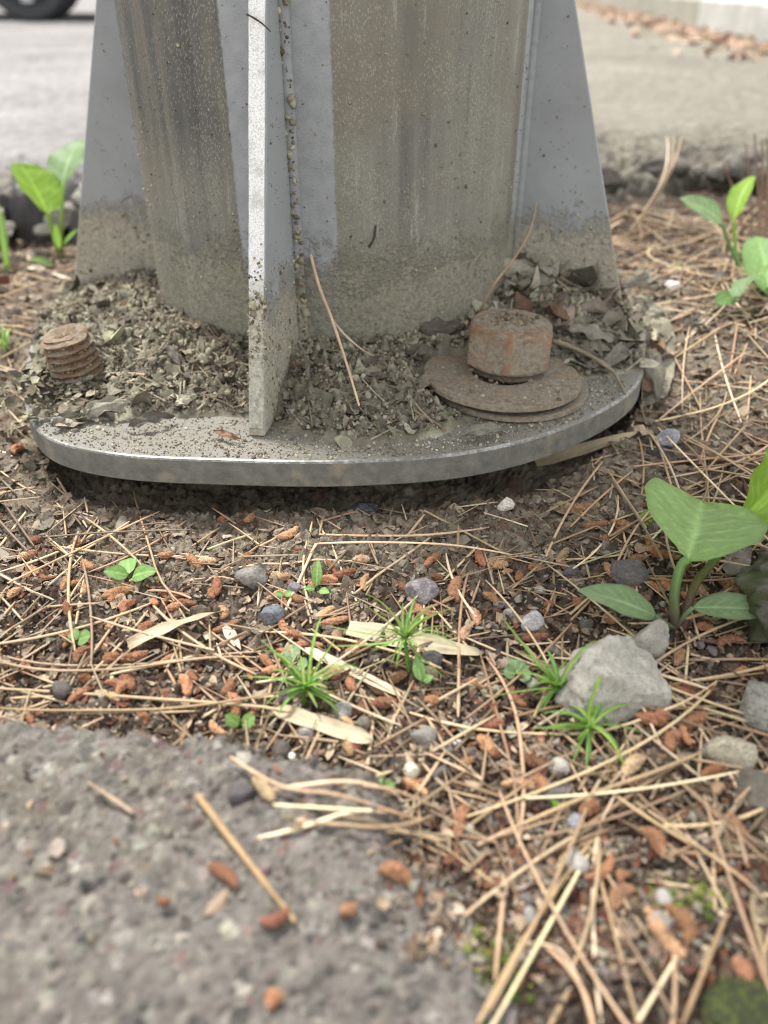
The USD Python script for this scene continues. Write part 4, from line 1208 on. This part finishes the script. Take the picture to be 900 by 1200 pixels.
# ------------------------------------------------------------------ dry blades, twigs, dead leaves
def leaf_mesh(base, tip, lat, width, droop=0.0, fold=0.0, prof='ovate', wave=0.0, ns=22, nu=11, seed=0, twist=0.0):
    base, tip = np.asarray(base, float), np.asarray(tip, float)
    d = tip - base
    L = np.linalg.norm(d)
    ex = d / L
    lat = np.asarray(lat, float); lat = lat - ex * (lat @ ex); lat /= np.linalg.norm(lat)
    up = np.cross(ex, lat)
    if up[2] < 0:
        up = -up
    s = np.linspace(0, 1, ns)[:, None]
    u = np.linspace(-1, 1, nu)[None]
    w = {'ovate': np.sin(np.pi * s ** 0.85) ** 0.75 * (1 - 0.15 * s), 'round': np.sqrt(np.clip(1 - (1 - 2 * s) ** 2, 0, 1)) * (0.82 + 0.18 * s), 'spoon': np.clip(s * 1.6, 0, 1) ** 1.1 * np.sqrt(np.clip(1 - s ** 5, 0, 1)) * (0.35 + 0.65 * s),
         'blade': np.sqrt(np.clip(1 - s ** 1.8, 0, 1)) * (0.75 + 0.25 * np.minimum(s * 6, 1)), 'strip': np.minimum(np.minimum(s * 9, (1 - s) * 7), 1) ** 0.6}[prof] * width / 2
    w = np.maximum(w, width * 0.012)
    tw = twist * (s - 0.5)
    lu = np.cos(tw)[..., None] * lat + np.sin(tw)[..., None] * up
    uu = -np.sin(tw)[..., None] * lat + np.cos(tw)[..., None] * up
    P = base + s[..., None] * d + (4 * s * (1 - s) * droop * L)[..., None] * up
    P = P + (u * w)[..., None] * lu + (np.abs(u) ** 1.3 * w * fold)[..., None] * uu
    if wave:
        P = P + (np.sin(s * 17 + u * 2.1 + seed) * np.abs(u) * wave * width * 0.5 + (fb(np.stack([s + 0 * u, u + 0 * s], -1), 4, 2, seed) - 0.5) * wave * width)[..., None] * up
    return (P.reshape(-1, 3), grid_faces(ns, nu)), np.broadcast_to(s, (ns, nu)).ravel(), np.broadcast_to(u, (ns, nu)).ravel()


def green_tint(s, u, c, vein=1.75, nveins=7):
    t = np.asarray(c)[None] * np.ones((len(s), 1))
    mid = np.exp(-(u / 0.07) ** 2) * (1 - s * 0.7)
    fr = (s * nveins - np.abs(u) * 1.6) % 1
    sv = np.exp(-((fr - 0.5) / 0.1) ** 2) * 0.35 * (np.abs(u) < 0.9)
    k_ = np.clip(mid + sv, 0, 1)[:, None]
    blot = 0.86 + 0.28 * fb(np.stack([s * 3, u * 1.6], -1), 3, 3, int(len(s) + 100 * c[0]))[:, None]
    rim = 1 - 0.22 * (np.abs(u)[:, None] > 0.95)
    return (t * (1 + k_ * (vein - 1)) + k_ * 0.02) * blot * rim


def dry(name, label, cat, path, width, color, lift=0.002, wave=0.12, twist=0.0, prof='strip', lat=None, fold=0.15, parent=None, seed=0, mat='blade', droop=0.0, place_=at):
    a, b = place_(*path[0], lift), place_(*path[-1], lift)
    if lat is None:
        lat = np.cross(b - a, [0, 0, 1.0])
    (v, f), s, u = leaf_mesh(a, b, lat, width, droop, fold, prof, wave, 26, 9, seed, twist)
    r_ = np.random.default_rng(seed)
    color = np.array(color) * 0.55 + np.mean(color) * 0.45 * np.array([1.01, 1.0, 0.97])
    t = lin(*color) * (0.88 + 0.18 * np.sin(u * 14 + seed)[:, None] * 0.5 + 0.12 * fb(np.stack([s * 2, u], -1), 5, 3, seed)[:, None])
    return obj(name, (v, f), M[mat], parent, tint=t, smooth=True, label=label, cat=cat)


dry('dry_leaf_blade', 'broad bleached straw-coloured leaf blade behind the star-shaped grass sprout', 'dry leaf', [(408, 736), (566, 766)], 0.0092, (196, 176, 130), 0.0045, 0.10, 0.5, 'blade', seed=1, lat=[0.1, 1, 0.35])
dry('dry_leaf_blade', 'long pale straw leaf blade along the paving edge below the small tuft', 'dry leaf', [(318, 830), (438, 868)], 0.0056, (192, 170, 126), 0.0036, 0.12, 0.3, 'strip', seed=2, lat=[-0.2, 1, 0.3])
dry('dry_leaf_blade', 'curled tan leaf strip left of centre among needles', 'dry leaf', [(150, 756), (262, 716)], 0.0055, (190, 160, 118), 0.003, 0.16, 0.9, 'blade', seed=3, droop=0.05)
dry('dry_leaf_blade', 'narrow pale stalk slanting down right beside the small tuft', 'dry leaf', [(357, 759), (470, 815)], 0.0042, (206, 176, 136), 0.003, 0.06, 0.2, 'strip', seed=4)
dry('dry_leaf_blade', 'tan leaf strip poking out under the right of the base plate', 'dry leaf', [(628, 543), (748, 506)], 0.0075, (196, 172, 124), 0.003, 0.10, 0.6, 'blade', seed=5, lat=[0, 0.7, 0.7])
dry('dry_leaf_blade', 'short papery tan husk beside the bluish quartz pebble', 'dry leaf', [(742, 500), (772, 514)], 0.0072, (186, 158, 116), 0.004, 0.3, 0.9, 'ovate', seed=6)
dry('dry_leaf_blade', 'pale curved leaf tip lying behind the left gusset', 'dry leaf', [(34, 312), (84, 328)], 0.008, (206, 190, 156), 0.004, 0.15, 0.3, 'blade', seed=7)
dry('dry_leaf_blade', 'small cream leaf scrap right of the curled tan strip', 'dry leaf', [(238, 742), (254, 750)], 0.0042, (210, 190, 140), 0.002, 0.2, 0.3, 'ovate', seed=8)
dry('dry_leaf_blade', 'pale twisted scrap at the foot of the small upright seedling', 'dry leaf', [(262, 732), (282, 762)], 0.0045, (196, 172, 140), 0.002, 0.2, 0.8, 'ovate', seed=9)
dry('dry_leaf_blade', 'grey-brown bark flake lying left of the mossy block', 'dry leaf', [(852, 676), (878, 640)], 0.0105, (120, 106, 92), 0.004, 0.2, 0.2, 'ovate', seed=10)

DL = [((754, 410), (771, 474), .0135, 'flat mud-grey leaf hanging over the right end of the plate', (138, 130, 112)),
      ((745, 326), (700, 346), .010, 'curled grey leaf at the top of the litter heap right of the post', (136, 128, 112)), ((692, 338), (640, 366), .011, 'crumpled grey leaf right of the rear gusset foot', (130, 122, 106)),
      ((722, 398), (662, 386), .009, 'pale grey leaf lying flat right of the hex nut', (146, 138, 120)), ((742, 358), (690, 378), .010, 'torn grey-brown leaf in the middle of the right-hand heap', (118, 108, 94)),
      ((702, 418), (652, 402), .008, 'narrow mud-coated leaf just right of the washers', (112, 104, 88)), ((738, 408), (700, 430), .010, 'folded grey leaf above the right rim of the plate', (134, 126, 110)), ((672, 318), (640, 300), .010, 'rolled brown leaf against the right gusset', (122, 110, 92)),
      ((775, 348), (742, 330), .012, 'tan-grey leaf at the outer top of the right-hand heap', (140, 128, 110)), ((780, 372), (744, 388), .011, 'bent grey leaf at the outer edge of the right-hand heap', (124, 116, 100)), ((492, 386), (546, 380), .011, 'dark curled leaf directly left of the hex nut', (104, 92, 78)),
      ((204, 474), (232, 462), .0062, 'pale cream leaf flake in the mud left of the front gusset', (186, 178, 146)), ((196, 404), (213, 430), .005, 'thin folded leaf in front of the tube at the left', (124, 114, 100)), ((92, 486), (160, 470), .009, 'pale crusted leaf below the broken bolt stub', (154, 148, 126)), ((60, 500), (100, 478), .008, 'grey crusted leaf at the left rim of the plate', (142, 136, 116)), ((150, 500), (205, 488), .006, 'dark crusted leaf edge above the bare plate at the left', (108, 100, 86)),
      ((628, 330), (606, 306), .008, 'dark curled leaf tip at the back of the right gusset foot', (92, 80, 66)), ((120, 405), (66, 398), .008, 'grey leaf lying behind the broken bolt stub', (150, 144, 126)), ((250, 505), (284, 515), .0035, 'small brown leaf shred by the foot of the front gusset', (160, 108, 72)), ((540, 512), (592, 500), .006, 'ragged mud-grey leaf edge in front of the washers', (140, 134, 116)), ((690, 362), (735, 350), .007, 'pale stalky leaf across the right-hand heap', (156, 144, 120))]
for i, (p0, p1, w, lb, c_) in enumerate(DL):
    dry('dead_leaf', lb, 'dead leaf', [p0, p1], w, c_, 0.0035, 0.38, nr.uniform(-1, 1), 'ovate', seed=20 + i, mat='mudleaf', fold=nr.uniform(-0.5, 0.6), droop=nr.uniform(0, 0.16), place_=on, lat=[0.0, 0.8, 0.6] if i else [1, 0.1, 0])


def twig(label, pts, rad, color, sides=7, n=18, name='twig', cat='twig', knots=0.12):
    p = spline(pts, n)
    r_ = np.random.default_rng(len(label))
    w = np.linspace(rad, rad * 0.55, n) * (1 + r_.normal(0, knots, n))
    v, f = tube(p, np.maximum(w, rad * 0.3), sides)
    return obj(name, (v, f), M['blade'], tint=lin(*color) * (0.8 + 0.3 * r_.uniform(size=(len(v), 1))), smooth=True, label=label, cat=cat)


dq = depth_of(np.array([-0.03, 0.40, 0.08]))
twig('pale dry needle pair leaning against the tube right of the front gusset', [pd(361, 283, dq), pd(372, 330, dq - 0.004), pd(388, 372, dq - 0.012), on(421, 476, 0.001)], 0.0010, (196, 172, 146), name='pine_needle', cat='pine needle', knots=0.04)
twig('thin grey needle forking off the pair that leans on the tube', [pd(390, 376, dq - 0.012), pd(410, 398, dq - 0.014), on(438, 417, 0.003)], 0.0007, (164, 152, 134), name='pine_needle', cat='pine needle', knots=0.04)
twig('thin curved dead stem rising behind the hex nut to the right', [on(559, 374, 0.0), pd(578, 335, 0.425), pd(604, 300, 0.428), pd(622, 268, 0.43), pd(628, 238, 0.432)], 0.0008, (150, 128, 104), knots=0.1)
twig('dark hair-like twig caught on top of the front gusset edge', [pd(289, 17, 0.322), pd(305, 26, 0.322), pd(317, 37, 0.325)], 0.0005, (70, 58, 48))
twig('bent grey twig lying across the litter right of the washers', [on(648, 400, 0.004), on(690, 416, 0.006), on(722, 440, 0.004), on(733, 462, 0.003)], 0.0013, (128, 118, 100))
twig('short grey twig leaning over the right rim of the plate', [on(738, 412, 0.006), pd(747, 450, 0.465), on(757, 497, 0.003)], 0.0010, (132, 122, 104))
twig('thick straw-coloured stick lying across the worn paving at the left', [at(232, 933, 0.0016), at(280, 996, 0.0016), at(346, 1080, 0.0016)], 0.0011, (160, 134, 100), knots=0.08)
twig('dark knobbly twig at the end of the long needle bundle at the right', [at(822, 884, 0.003), at(836, 872, 0.003), at(850, 860, 0.002)], 0.0018, (112, 104, 94), knots=0.25)
twig('pale bent rootlet at the lower right edge', [at(836, 985, 0.002), at(862, 945, 0.003), at(880, 925, 0.002)], 0.0012, (150, 136, 112))
twig('brown rootlet running right from the foot of the broad-leaved weed', [at(800, 741, 0.002), at(840, 752, 0.002), at(880, 738, 0.002)], 0.0010, (92, 74, 58))
twig('reddish needle resting against the mossy block', [at(800, 725, 0.004), at(850, 712, 0.006), at(905, 690, 0.01)], 0.0008, (170, 136, 108), knots=0.04)
for i, (x0, y0, x1, y1) in enumerate([(878, 300, 874, 168), (886, 300, 884, 156), (884, 312, 893, 170), (872, 280, 847, 192), (893, 310, 899, 162), (890, 300, 897, 200)]):
    b_ = at(x0, y0)
    twig(['leftmost of the dark dead stalks standing at the right edge behind the post', 'tallest dark dead stalk at the right edge behind the post', 'dark stalk leaning right in the clump at the right edge', 'red-brown stalk leaning far left out of the clump at the right edge', 'rightmost stalk of the dark clump at the right edge', 'short crooked stalk low in the clump at the right edge'][i], [b_, (b_ + pd(x1, y1, depth_of(b_) + 0.02)) / 2 + [0.003, 0, 0], pd(x1, y1, depth_of(b_) + 0.02)], 0.0013, (96, 74, 56), name='dead_stalk', cat='stalk')
# torn fibres on the steel
for lb, x0, y0, x1, y1, c_ in [('dark twist of debris stuck on the weld beside the front gusset', 347, 107, 353, 92, (60, 50, 40)), ('dark shred stuck on the right side of the tube', 432, 290, 440, 262, (58, 50, 42))]:
    dd_ = 0.331 + (0.03 if x0 > 400 else 0.0)
    a3 = np.array([AX + 0.1155 * math.cos(RIB + math.radians(6 if x0 < 400 else 21)), AY + 0.1155 * math.sin(RIB + math.radians(6 if x0 < 400 else 21)), 0])
    dep = (a3[1] * _c + 0.06 * _s) if x0 < 400 else (a3[1] * _c + 0.105 * _s)
    twig(lb, [pd(x0, y0, dep), pd((x0 + x1) / 2 + 3, (y0 + y1) / 2, dep - 0.001), pd(x1, y1, dep)], 0.0008, c_, cat='debris')


# ------------------------------------------------------------------ plants
def leaf(parent, base, tip, lat, width, c, droop=0.1, fold=0.15, prof='ovate', wave=0.04, seed=0, label=None, name='leaf', ns=22, nu=13):
    (v, f), s, u = leaf_mesh(base, tip, lat, width, droop, fold, prof, wave, ns, nu, seed)
    return obj(name, (v, f), M['leaf'], parent, tint=green_tint(s, u, c), smooth=True, label=label)


def stem(parent, pts, rad, c0, c1, n=16, name='stem', sides=9):
    p = spline(pts, n)
    v, f = tube(p, np.linspace(rad, rad * 0.8, n), sides)
    k_ = np.concatenate([np.repeat(np.linspace(0, 1, n), sides), [0, 1]])[:, None]
    return obj(name, (v, f), M['leaf'], parent, tint=np.asarray(c0) * (1 - k_) + np.asarray(c1) * k_, smooth=True)


GR, YG, GG = np.array([0.175, 0.305, 0.10]), np.array([0.22, 0.37, 0.05]), np.array([0.19, 0.285, 0.14])
PU = np.array([0.10, 0.045, 0.045])
w1 = thing('broad_leaved_weed', 'broad-leaved green weed with purple stem beside the pale concrete chunk', 'plant')
rt = at(794, 738)
D0 = depth_of(rt)
b1, b2, b3, b4 = pd(806, 655, D0 - 0.006), pd(872, 606, D0 + 0.040), pd(768, 722, D0 - 0.004), pd(812, 712, D0 - 0.004)
leaf(w1, b1, pd(822, 588, D0 + 0.036), pd(900, 636, D0 - 0.012) - pd(752, 574, D0 + 0.006), 0.054, GR * 1.4 * [1.1, 1, 1], 0.03, 0.34, 'round', 0.035, 3, 'largest leaf, seen from its stalk end', ns=30, nu=21)
leaf(w1, b2, pd(922, 534, D0 + 0.045), [-0.55, 0.2, 1.0], 0.048, YG * 1.05, 0.12, 0.35, 'round', 0.05, 4, 'bright yellow-green leaf at the frame edge')
leaf(w1, b3, pd(676, 692, D0 - 0.01), [0.1, 1, 0.35], 0.0145, GG * 1.05, 0.06, 0.25, 'ovate', 0.04, 5)
leaf(w1, b4, pd(918, 718, D0 - 0.006), [0, 1, 0.4], 0.0125, GG, 0.05, 0.25, 'ovate', 0.04, 6)
stem(w1, [rt, pd(790, 700, D0 - 0.001), pd(800, 660, D0 - 0.005), b1], 0.0022, PU, GR * 1.25)
stem(w1, [rt + [0.002, 0, 0], pd(812, 690, D0 + 0.003), pd(838, 656, D0 + 0.016), b2], 0.0018, PU * 1.4, YG)
stem(w1, [rt, pd(784, 733, D0 - 0.003), b3], 0.0011, PU, GG)
stem(w1, [rt, pd(802, 722, D0 - 0.003), b4], 0.0011, PU, GG)

w2 = thing('broad_leaved_weed', 'young round-leaved weed standing behind the left gusset', 'plant')
rt = at(72, 308); D0 = depth_of(rt)
leaf(w2, pd(56, 250, D0 - 0.005), pd(24, 192, D0 - 0.01), pd(72, 205, D0 + 0.03) - pd(18, 240, D0 - 0.03), 0.056, YG * 1.1, 0.02, 0.32, 'round', 0.03, 7, ns=26, nu=17)
leaf(w2, pd(74, 214, D0 + 0.006), pd(96, 164, D0 + 0.02), [1, -0.1, 0.3], 0.044, GG * 1.2, 0.08, 0.2, 'ovate', 0.04, 8)
leaf(w2, pd(70, 292, D0 - 0.004), pd(65, 262, D0 - 0.006), [1, 0, 0], 0.008, YG * 1.3, 0.05, 0.3, 'ovate', 0, 9)
leaf(w2, pd(74, 290, D0), pd(92, 268, D0), [0.6, 0, 1], 0.006, GR, 0.05, 0.3, 'ovate', 0, 10)
leaf(w2, pd(64, 312, D0 - 0.01), pd(34, 303, D0 - 0.03), [0, 1, 0.2], 0.010, GR, 0.05, 0.2, 'ovate', 0, 11)
stem(w2, [rt, pd(64, 280, D0 - 0.002), pd(56, 250, D0 - 0.005)], 0.0024, np.array([.1, .07, .03]), YG)
stem(w2, [rt, pd(72, 262, D0), pd(74, 214, D0 + 0.006)], 0.0022, np.array([.1, .07, .03]), YG * 1.1)

w3 = thing('broad_leaved_weed', 'sparse green weed among dead stalks at the right edge behind the post', 'plant')
rt = at(868, 318); D0 = depth_of(rt)
leaf(w3, pd(846, 262, D0 - 0.01), pd(796, 232, D0 - 0.015), [0, 0.7, 0.7], 0.021, GG * 1.15, 0.1, 0.2, 'ovate', 0.05, 12)
leaf(w3, pd(860, 258, D0), pd(884, 206, D0 + 0.01), [0.8, 0, 0.6], 0.020, YG * 1.1, 0.1, 0.5, 'ovate', 0.05, 13)
leaf(w3, pd(902, 345, D0 - 0.09), pd(884, 278, D0 - 0.05), [1, 0, 0.2], 0.034, GR * 1.1, 0.1, 0.25, 'ovate', 0.05, 14)
leaf(w3, pd(896, 320, D0 - 0.10), pd(868, 347, D0 - 0.13), [0.8, 0.6, 0.3], 0.024, GG, 0.1, 0.2, 'round', 0.05, 15)
leaf(w3, pd(862, 350, D0 - 0.1), pd(838, 356, D0 - 0.12), [0, 1, 0.3], 0.014, GR * 0.8, 0.1, 0.2, 'round', 0.05, 16)
stem(w3, [rt, pd(856, 290, D0 - 0.005), pd(846, 262, D0 - 0.01)], 0.0018, GR, GG)
stem(w3, [rt, pd(862, 290, D0), pd(860, 258, D0)], 0.0018, GR, YG)
stem(w3, [rt, pd(890, 330, D0 - 0.06), pd(900, 338, D0 - 0.09)], 0.0018, GR, YG)


def tuft(label, root_px, node_px, tips, width, c, lift, seed, cat='grass', name='grass_tuft'):
    t = thing(name, label, cat)
    r_ = np.random.default_rng(seed)
    rt = at(*root_px); D0 = depth_of(rt)
    nd = pd(node_px[0], node_px[1], D0 - 0.004)
    nd[2] = max(nd[2], rt[2] + 0.002)
    stem(t, [rt, nd], 0.0009, c * 0.9, c)
    extra_ = [(node_px[0] + r_.normal(0, 40), node_px[1] + r_.normal(-8, 28), r_.normal(0, 0.006)) for _ in range(16 if cat != 'grass' or width < 0.0035 else 0)]
    for i, (x, y, dz) in enumerate(list(tips) + extra_):
        tp = pd(x, y, D0 + dz)
        g0 = float(gz(tp[None])[0])
        if tp[2] < g0 + 0.001:
            tp = at(x, y, 0.002)
        leaf(t, nd + r_.normal(0, 0.0006, 3), tp, np.cross(tp - nd, [0, 0.25, 1.0]), width * r_.uniform(0.6, 1.2), c * r_.uniform(0.75, 1.3) * [r_.uniform(0.9, 1.35), 1, 1], r_.uniform(-0.04, 0.22), 0.35, 'blade', 0.0, seed + i, name='blade', ns=12, nu=5)
    return t


NG = np.array([0.145, 0.28, 0.06])
tuft('star-shaped green sprout of narrow leaves on the bleached leaf blade', (480, 790), (474, 748), [(425, 695, .004), (487, 698, .012), (533, 713, 0), (537, 752, -.008), (383, 757, -.008), (433, 762, -.012), (464, 784, -.012), (472, 706, .012), (457, 718, .006), (510, 708, .006), (500, 730, -.004), (445, 735, .002), (492, 760, -.012), (478, 716, 0)], 0.0014, NG, 0, 40, 'sprout', 'sprout')
tuft('small bright grass tuft at the paving edge left of centre', (356, 826), (356, 806), [(303, 748, .006), (377, 722, .012), (284, 795, -.002), (392, 785, 0), (326, 838, -.01), (397, 824, -.008), (336, 812, -.008), (366, 770, .004), (345, 785, -.002), (384, 806, -.01), (372, 830, -.012), (330, 792, -.004), (352, 768, .006), (312, 800, -.006)], 0.0017, NG * 1.12, 0, 60)
tuft('sprawling fresh grass before the pale concrete chunk, its left half', (652, 830), (655, 806), [(587, 722, .004), (645, 772, .004), (700, 750, .006), (572, 817, -.004), (612, 780, .004), (628, 838, -.01), (596, 790, 0), (680, 770, 0), (640, 760, .006), (684, 812, -.006), (618, 808, -.006), (634, 792, .002), (666, 776, .006)], 0.0017, NG, 0, 80)
tuft('sprawling fresh grass before the pale concrete chunk, its lower right half', (690, 868), (690, 851), [(736, 826, .002), (765, 864, -.004), (670, 898, -.01), (728, 884, -.008), (640, 852, -.002), (717, 772, .012), (668, 826, .004), (704, 830, 0), (712, 862, -.008), (652, 838, 0), (690, 812, .006), (676, 868, -.012)], 0.0017, NG * 1.08, 0, 100)
tuft('pair of green blades at the left edge behind the base plate', (8, 322), (9, 316), [(-6, 225, 0), (4, 250, .004)], 0.006, NG * 1.15, 0, 120)
tuft('few green blades among needles at the left edge beside the bolt stub', (8, 412), (8, 408), [(2, 380, 0), (12, 386, .01), (0, 396, -.01)], 0.004, NG * 1.1, 0, 125)


def seedling(label, root_px, leaves_, c=GR, stem_h=0.003, seed=0):
    t = thing('seedling', label, 'seedling')
    rt = at(*root_px)
    nd = rt + [0, 0, stem_h]
    D0 = depth_of(nd)
    stem(t, [rt - [0, 0, 0.002], nd], 0.0006, c, c, 5, sides=6)
    for i, (bx, by, x, y, w, pf, dz) in enumerate(leaves_):
        b_, tp = pd(bx, by, D0 - 0.001), pd(x, y, D0 + dz)
        if tp[2] < gz(tp[None])[0] + 0.0012:
            tp = at(x, y, 0.0025)
        leaf(t, b_, tp, np.cross(tp - b_, [0, -0.5, 1.0]), w, c * (0.95 + 0.12 * (i % 3)), 0.08, 0.15, pf, 0.02, seed + i, ns=14, nu=9)
    return t


seedling('seedling with three flat pale green leaves left of centre', (152, 680), [(150, 674, 121, 670, .0075, 'ovate', -.006), (155, 676, 184, 669, .0085, 'ovate', -.006), (152, 672, 150, 654, .009, 'round', .01)], GR * 1.2, 0.004, 200)
seedling('tiny seedling with two leaves among needles at the left', (92, 752), [(90, 750, 84, 738, .005, 'round', .004), (92, 750, 106, 746, .007, 'round', -.004)], GR * 1.1, 0.002, 210)
seedling('seedling with one upright pointed leaf in front of the plate', (372, 694), [(371, 687, 373, 655, .0048, 'ovate', .001), (369, 690, 356, 690, .0028, 'ovate', -.004), (374, 692, 386, 695, .004, 'ovate', -.006)], GR * 1.25, 0.002, 220)
seedling('tiny pale seedling left of the upright pointed leaf', (333, 700), [(332, 698, 323, 695, .003, 'round', -.002), (334, 698, 342, 694, .003, 'round', -.002)], GR * 1.2, 0.002, 230)
seedling('seedling with a round pale leaf above the small grass tuft', (346, 776), [(345, 776, 340, 755, .0072, 'round', .004), (348, 778, 360, 780, .006, 'round', -.004)], GG * 1.25, 0.003, 240)
seedling('seedling with two round leaves against the paving edge', (281, 850), [(279, 850, 264, 838, .0050, 'round', -.004), (284, 851, 299, 840, .0056, 'round', -.004)], GR * 1.15, 0.004, 250)
seedling('seedling with an upright oval leaf under the star-shaped sprout', (494, 802), [(493, 798, 488, 768, .0050, 'ovate', .002), (496, 798, 508, 792, .0035, 'ovate', -.002)], GR * 1.25, 0.002, 260)
seedling('pale seedling of several round leaves left of the sprawling grass', (606, 792), [(604, 790, 590, 786, .006, 'round', -.002), (606, 788, 602, 770, .006, 'round', .006), (608, 790, 622, 794, .006, 'round', -.003), (606, 790, 616, 776, .005, 'round', .003)], GG * 1.15, 0.002, 270)
seedling('bright green clover-like seedling under crossing needles at the lower right', (657, 940), [(656, 938, 648, 928, .0055, 'round', .003), (658, 938, 668, 928, .0055, 'round', .003), (656, 940, 652, 950, .005, 'round', -.004)], YG * 1.0, 0.002, 280)
seedling('small green leaf pair at the left end of the grey paving tip', (452, 925), [(451, 922, 444, 912, .004, 'round', .002), (453, 922, 462, 918, .003, 'round', .002)], GR, 0.001, 290)
seedling('pale leaflet pair among needles right of the post', (800, 318), [(800, 316, 790, 310, .007, 'ovate', -.004), (801, 316, 812, 312, .006, 'ovate', 0)], GR * 1.1, 0.003, 300)
seedling('green leaf peeping out left of the big leaf of the weed', (762, 614), [(764, 612, 749, 604, .009, 'round', .0)], YG * 0.9, 0.003, 310)
stone('pebble', 'white pebble among needles between the heap and the right edge', at(787, 340), (0.013, 0.010, 0.009), (206, 206, 206), 411, 0.3, 0, 0.2, cat='pebble')
# rubble broken off the road's edge
erg = np.random.default_rng(123)
for k_ in range(58):
    x = erg.uniform(-0.62, -0.20) if k_ < 26 else erg.uniform(0.15, 0.62)
    y = 0.885 + (0.03 if x > 0 else -0.01) + erg.normal(0, 0.022)
    s_ = float(np.clip(erg.lognormal(math.log(0.022), 0.4), 0.010, 0.048))
    zb = 0.004 + 0.030 * ss(0.84, 0.92, y) + (0.008 if x > 0 else -0.008)
    c_ = [(128, 122, 110), (104, 98, 88), (150, 145, 130), (84, 78, 70), (118, 112, 104)][k_ % 5]
    w_ = ['pale', 'flat', 'dark', 'lumpy', 'grey'][k_ % 5]
    stone('broken_lump', named(f"{'large' if s_ > 0.028 else 'small' if s_ < 0.017 else 'middling'} {w_} stone broken off the road edge", (x, y)), np.array([x, y, zb]), (s_ * 1.4, s_ * 1.1, s_ * 0.8), c_, 900 + k_, erg.uniform(0, 6), erg.normal(0, 0.25), 0.35, 0.11, 8, (80, 76, 66), group='broken lumps along the road edge', cat='stone', sub=3)
# bits of moss
mg = np.random.default_rng(91)
for lb, x, y, sx in [('small patch of green moss on soil near the right bottom', 770, 1045, 26), ('pale green moss patch between needles at the bottom right', 828, 1050, 24), ('dull green moss patch at the lower right by the paving', 585, 1130, 40)]:
    p = at(x, y); n = 160
    q = p[:2] + mg.normal(0, sx * depth_of(p) / FPX / 2.2, (n, 2))
    m_, t_ = crumbs(mg, np.c_[q, gz(q) + 0.0005], np.clip(mg.lognormal(math.log(0.0009), 0.4, n), 0.0004, 0.002), pick(mg, [(104, 118, 52), (84, 100, 44), (130, 136, 72)], n))
    obj('moss_patch', m_, M['mudleaf'], tint=t_, smooth=True, label=lb, cat='moss')

# ------------------------------------------------------------------ the parked car far off at the left
car = thing('parked_car', 'dark car parked across the road, one wheel in view at the top left', 'car')
wp = np.array([-2.08, 5.62, 0.035])
yaw = math.radians(-10)
CR = trimesh.transformations.euler_matrix(0, 0, yaw)[:3, :3]


def car_place(v):
    return (v - [1.35, -0.80, 0]) @ CR.T + wp


aa = np.linspace(0, 2 * np.pi, 65)[:-1]


def lathe_y(prof):
    return loft([np.stack([r_ * np.cos(aa), np.full(64, y_), r_ * np.sin(aa)], -1) for r_, y_ in prof])


# local frame: x along the car, y across, the near side at y = +0.8 after the turn
for wx in (1.35, -1.30):
    for sg in (-1, 1):
        c0 = np.array([wx, sg * 0.80, 0.31])
        v, f = lathe_y([(0.20, -0.09), (0.285, -0.10), (0.305, -0.085), (0.31, -0.05), (0.31, 0.05), (0.305, 0.085), (0.285, 0.10), (0.20, 0.09)])
        wh = obj('wheel', (car_place(v + c0), f), M['rubber'], car, smooth=40)
        v, f = lathe_y([(0.222, 0.05), (0.230, 0.088), (0.212, 0.105), (0.195, 0.07), (0.02, 0.065)])
        rim = (v * [1, sg, 1] + c0, f)
        obj('rim', (car_place(rim[0]), f), M['rubber'], wh, smooth=40)
        for k_ in range(5):
            t_ = k_ * 2 * math.pi / 5 + 0.3
            bx = trimesh.creation.box([0.21, 0.03, 0.075]); bv = np.array(bx.vertices) + [0.105, 0.088, 0]
            bv = bv @ trimesh.transformations.rotation_matrix(t_, [0, 1, 0])[:3, :3].T
            obj('spoke', (car_place(bv * [1, sg, 1] + c0), np.array(bx.faces)), M['alloy'], wh)
prof = [(-2.1, 0.30), (2.15, 0.28), (2.2, 0.55), (2.05, 0.78), (1.1, 0.92), (0.45, 1.38), (-1.0, 1.42), (-1.75, 1.0), (-2.15, 0.95), (-2.2, 0.5)]
P = Polygon(prof).buffer(0.06).buffer(-0.03)
for wx in (1.35, -1.30):
    P = P.difference(shapely.geometry.Point(wx, 0.31).buffer(0.37))
body = trimesh.creation.extrude_polygon(P, 1.66, engine='earcut')
bv = np.array(body.vertices)[:, [0, 2, 1]] * [1, 1, 1] - [0, 0.83, 0]
bv[:, 1] *= np.where(bv[:, 2] > 0.95, 0.8, 1.0)
obj('car_body', (car_place(bv), np.array(body.faces)[:, ::-1]), M['carpaint'], car, smooth=30)
for sg in (-1, 1):
    for (x0, x1, xt0, xt1) in ((0.75, -0.2, 0.38, -0.2), (-0.28, -1.35, -0.28, -0.95)):
        y_ = sg * 0.835
        q = np.array([(x0, y_, 0.97), (x1, y_, 0.97), (xt1, sg * 0.69, 1.34), (xt0, sg * 0.69, 1.34)])
        q2 = q + [0, sg * 0.012, 0]
        obj('side_window', (car_place(np.vstack([q, q2])), np.array([[0, 1, 2], [0, 2, 3], [4, 6, 5], [4, 7, 6], [0, 5, 1], [0, 4, 5], [2, 1, 5], [2, 5, 6], [3, 2, 6], [3, 6, 7], [0, 3, 7], [0, 7, 4]])), M['carglass'], car)
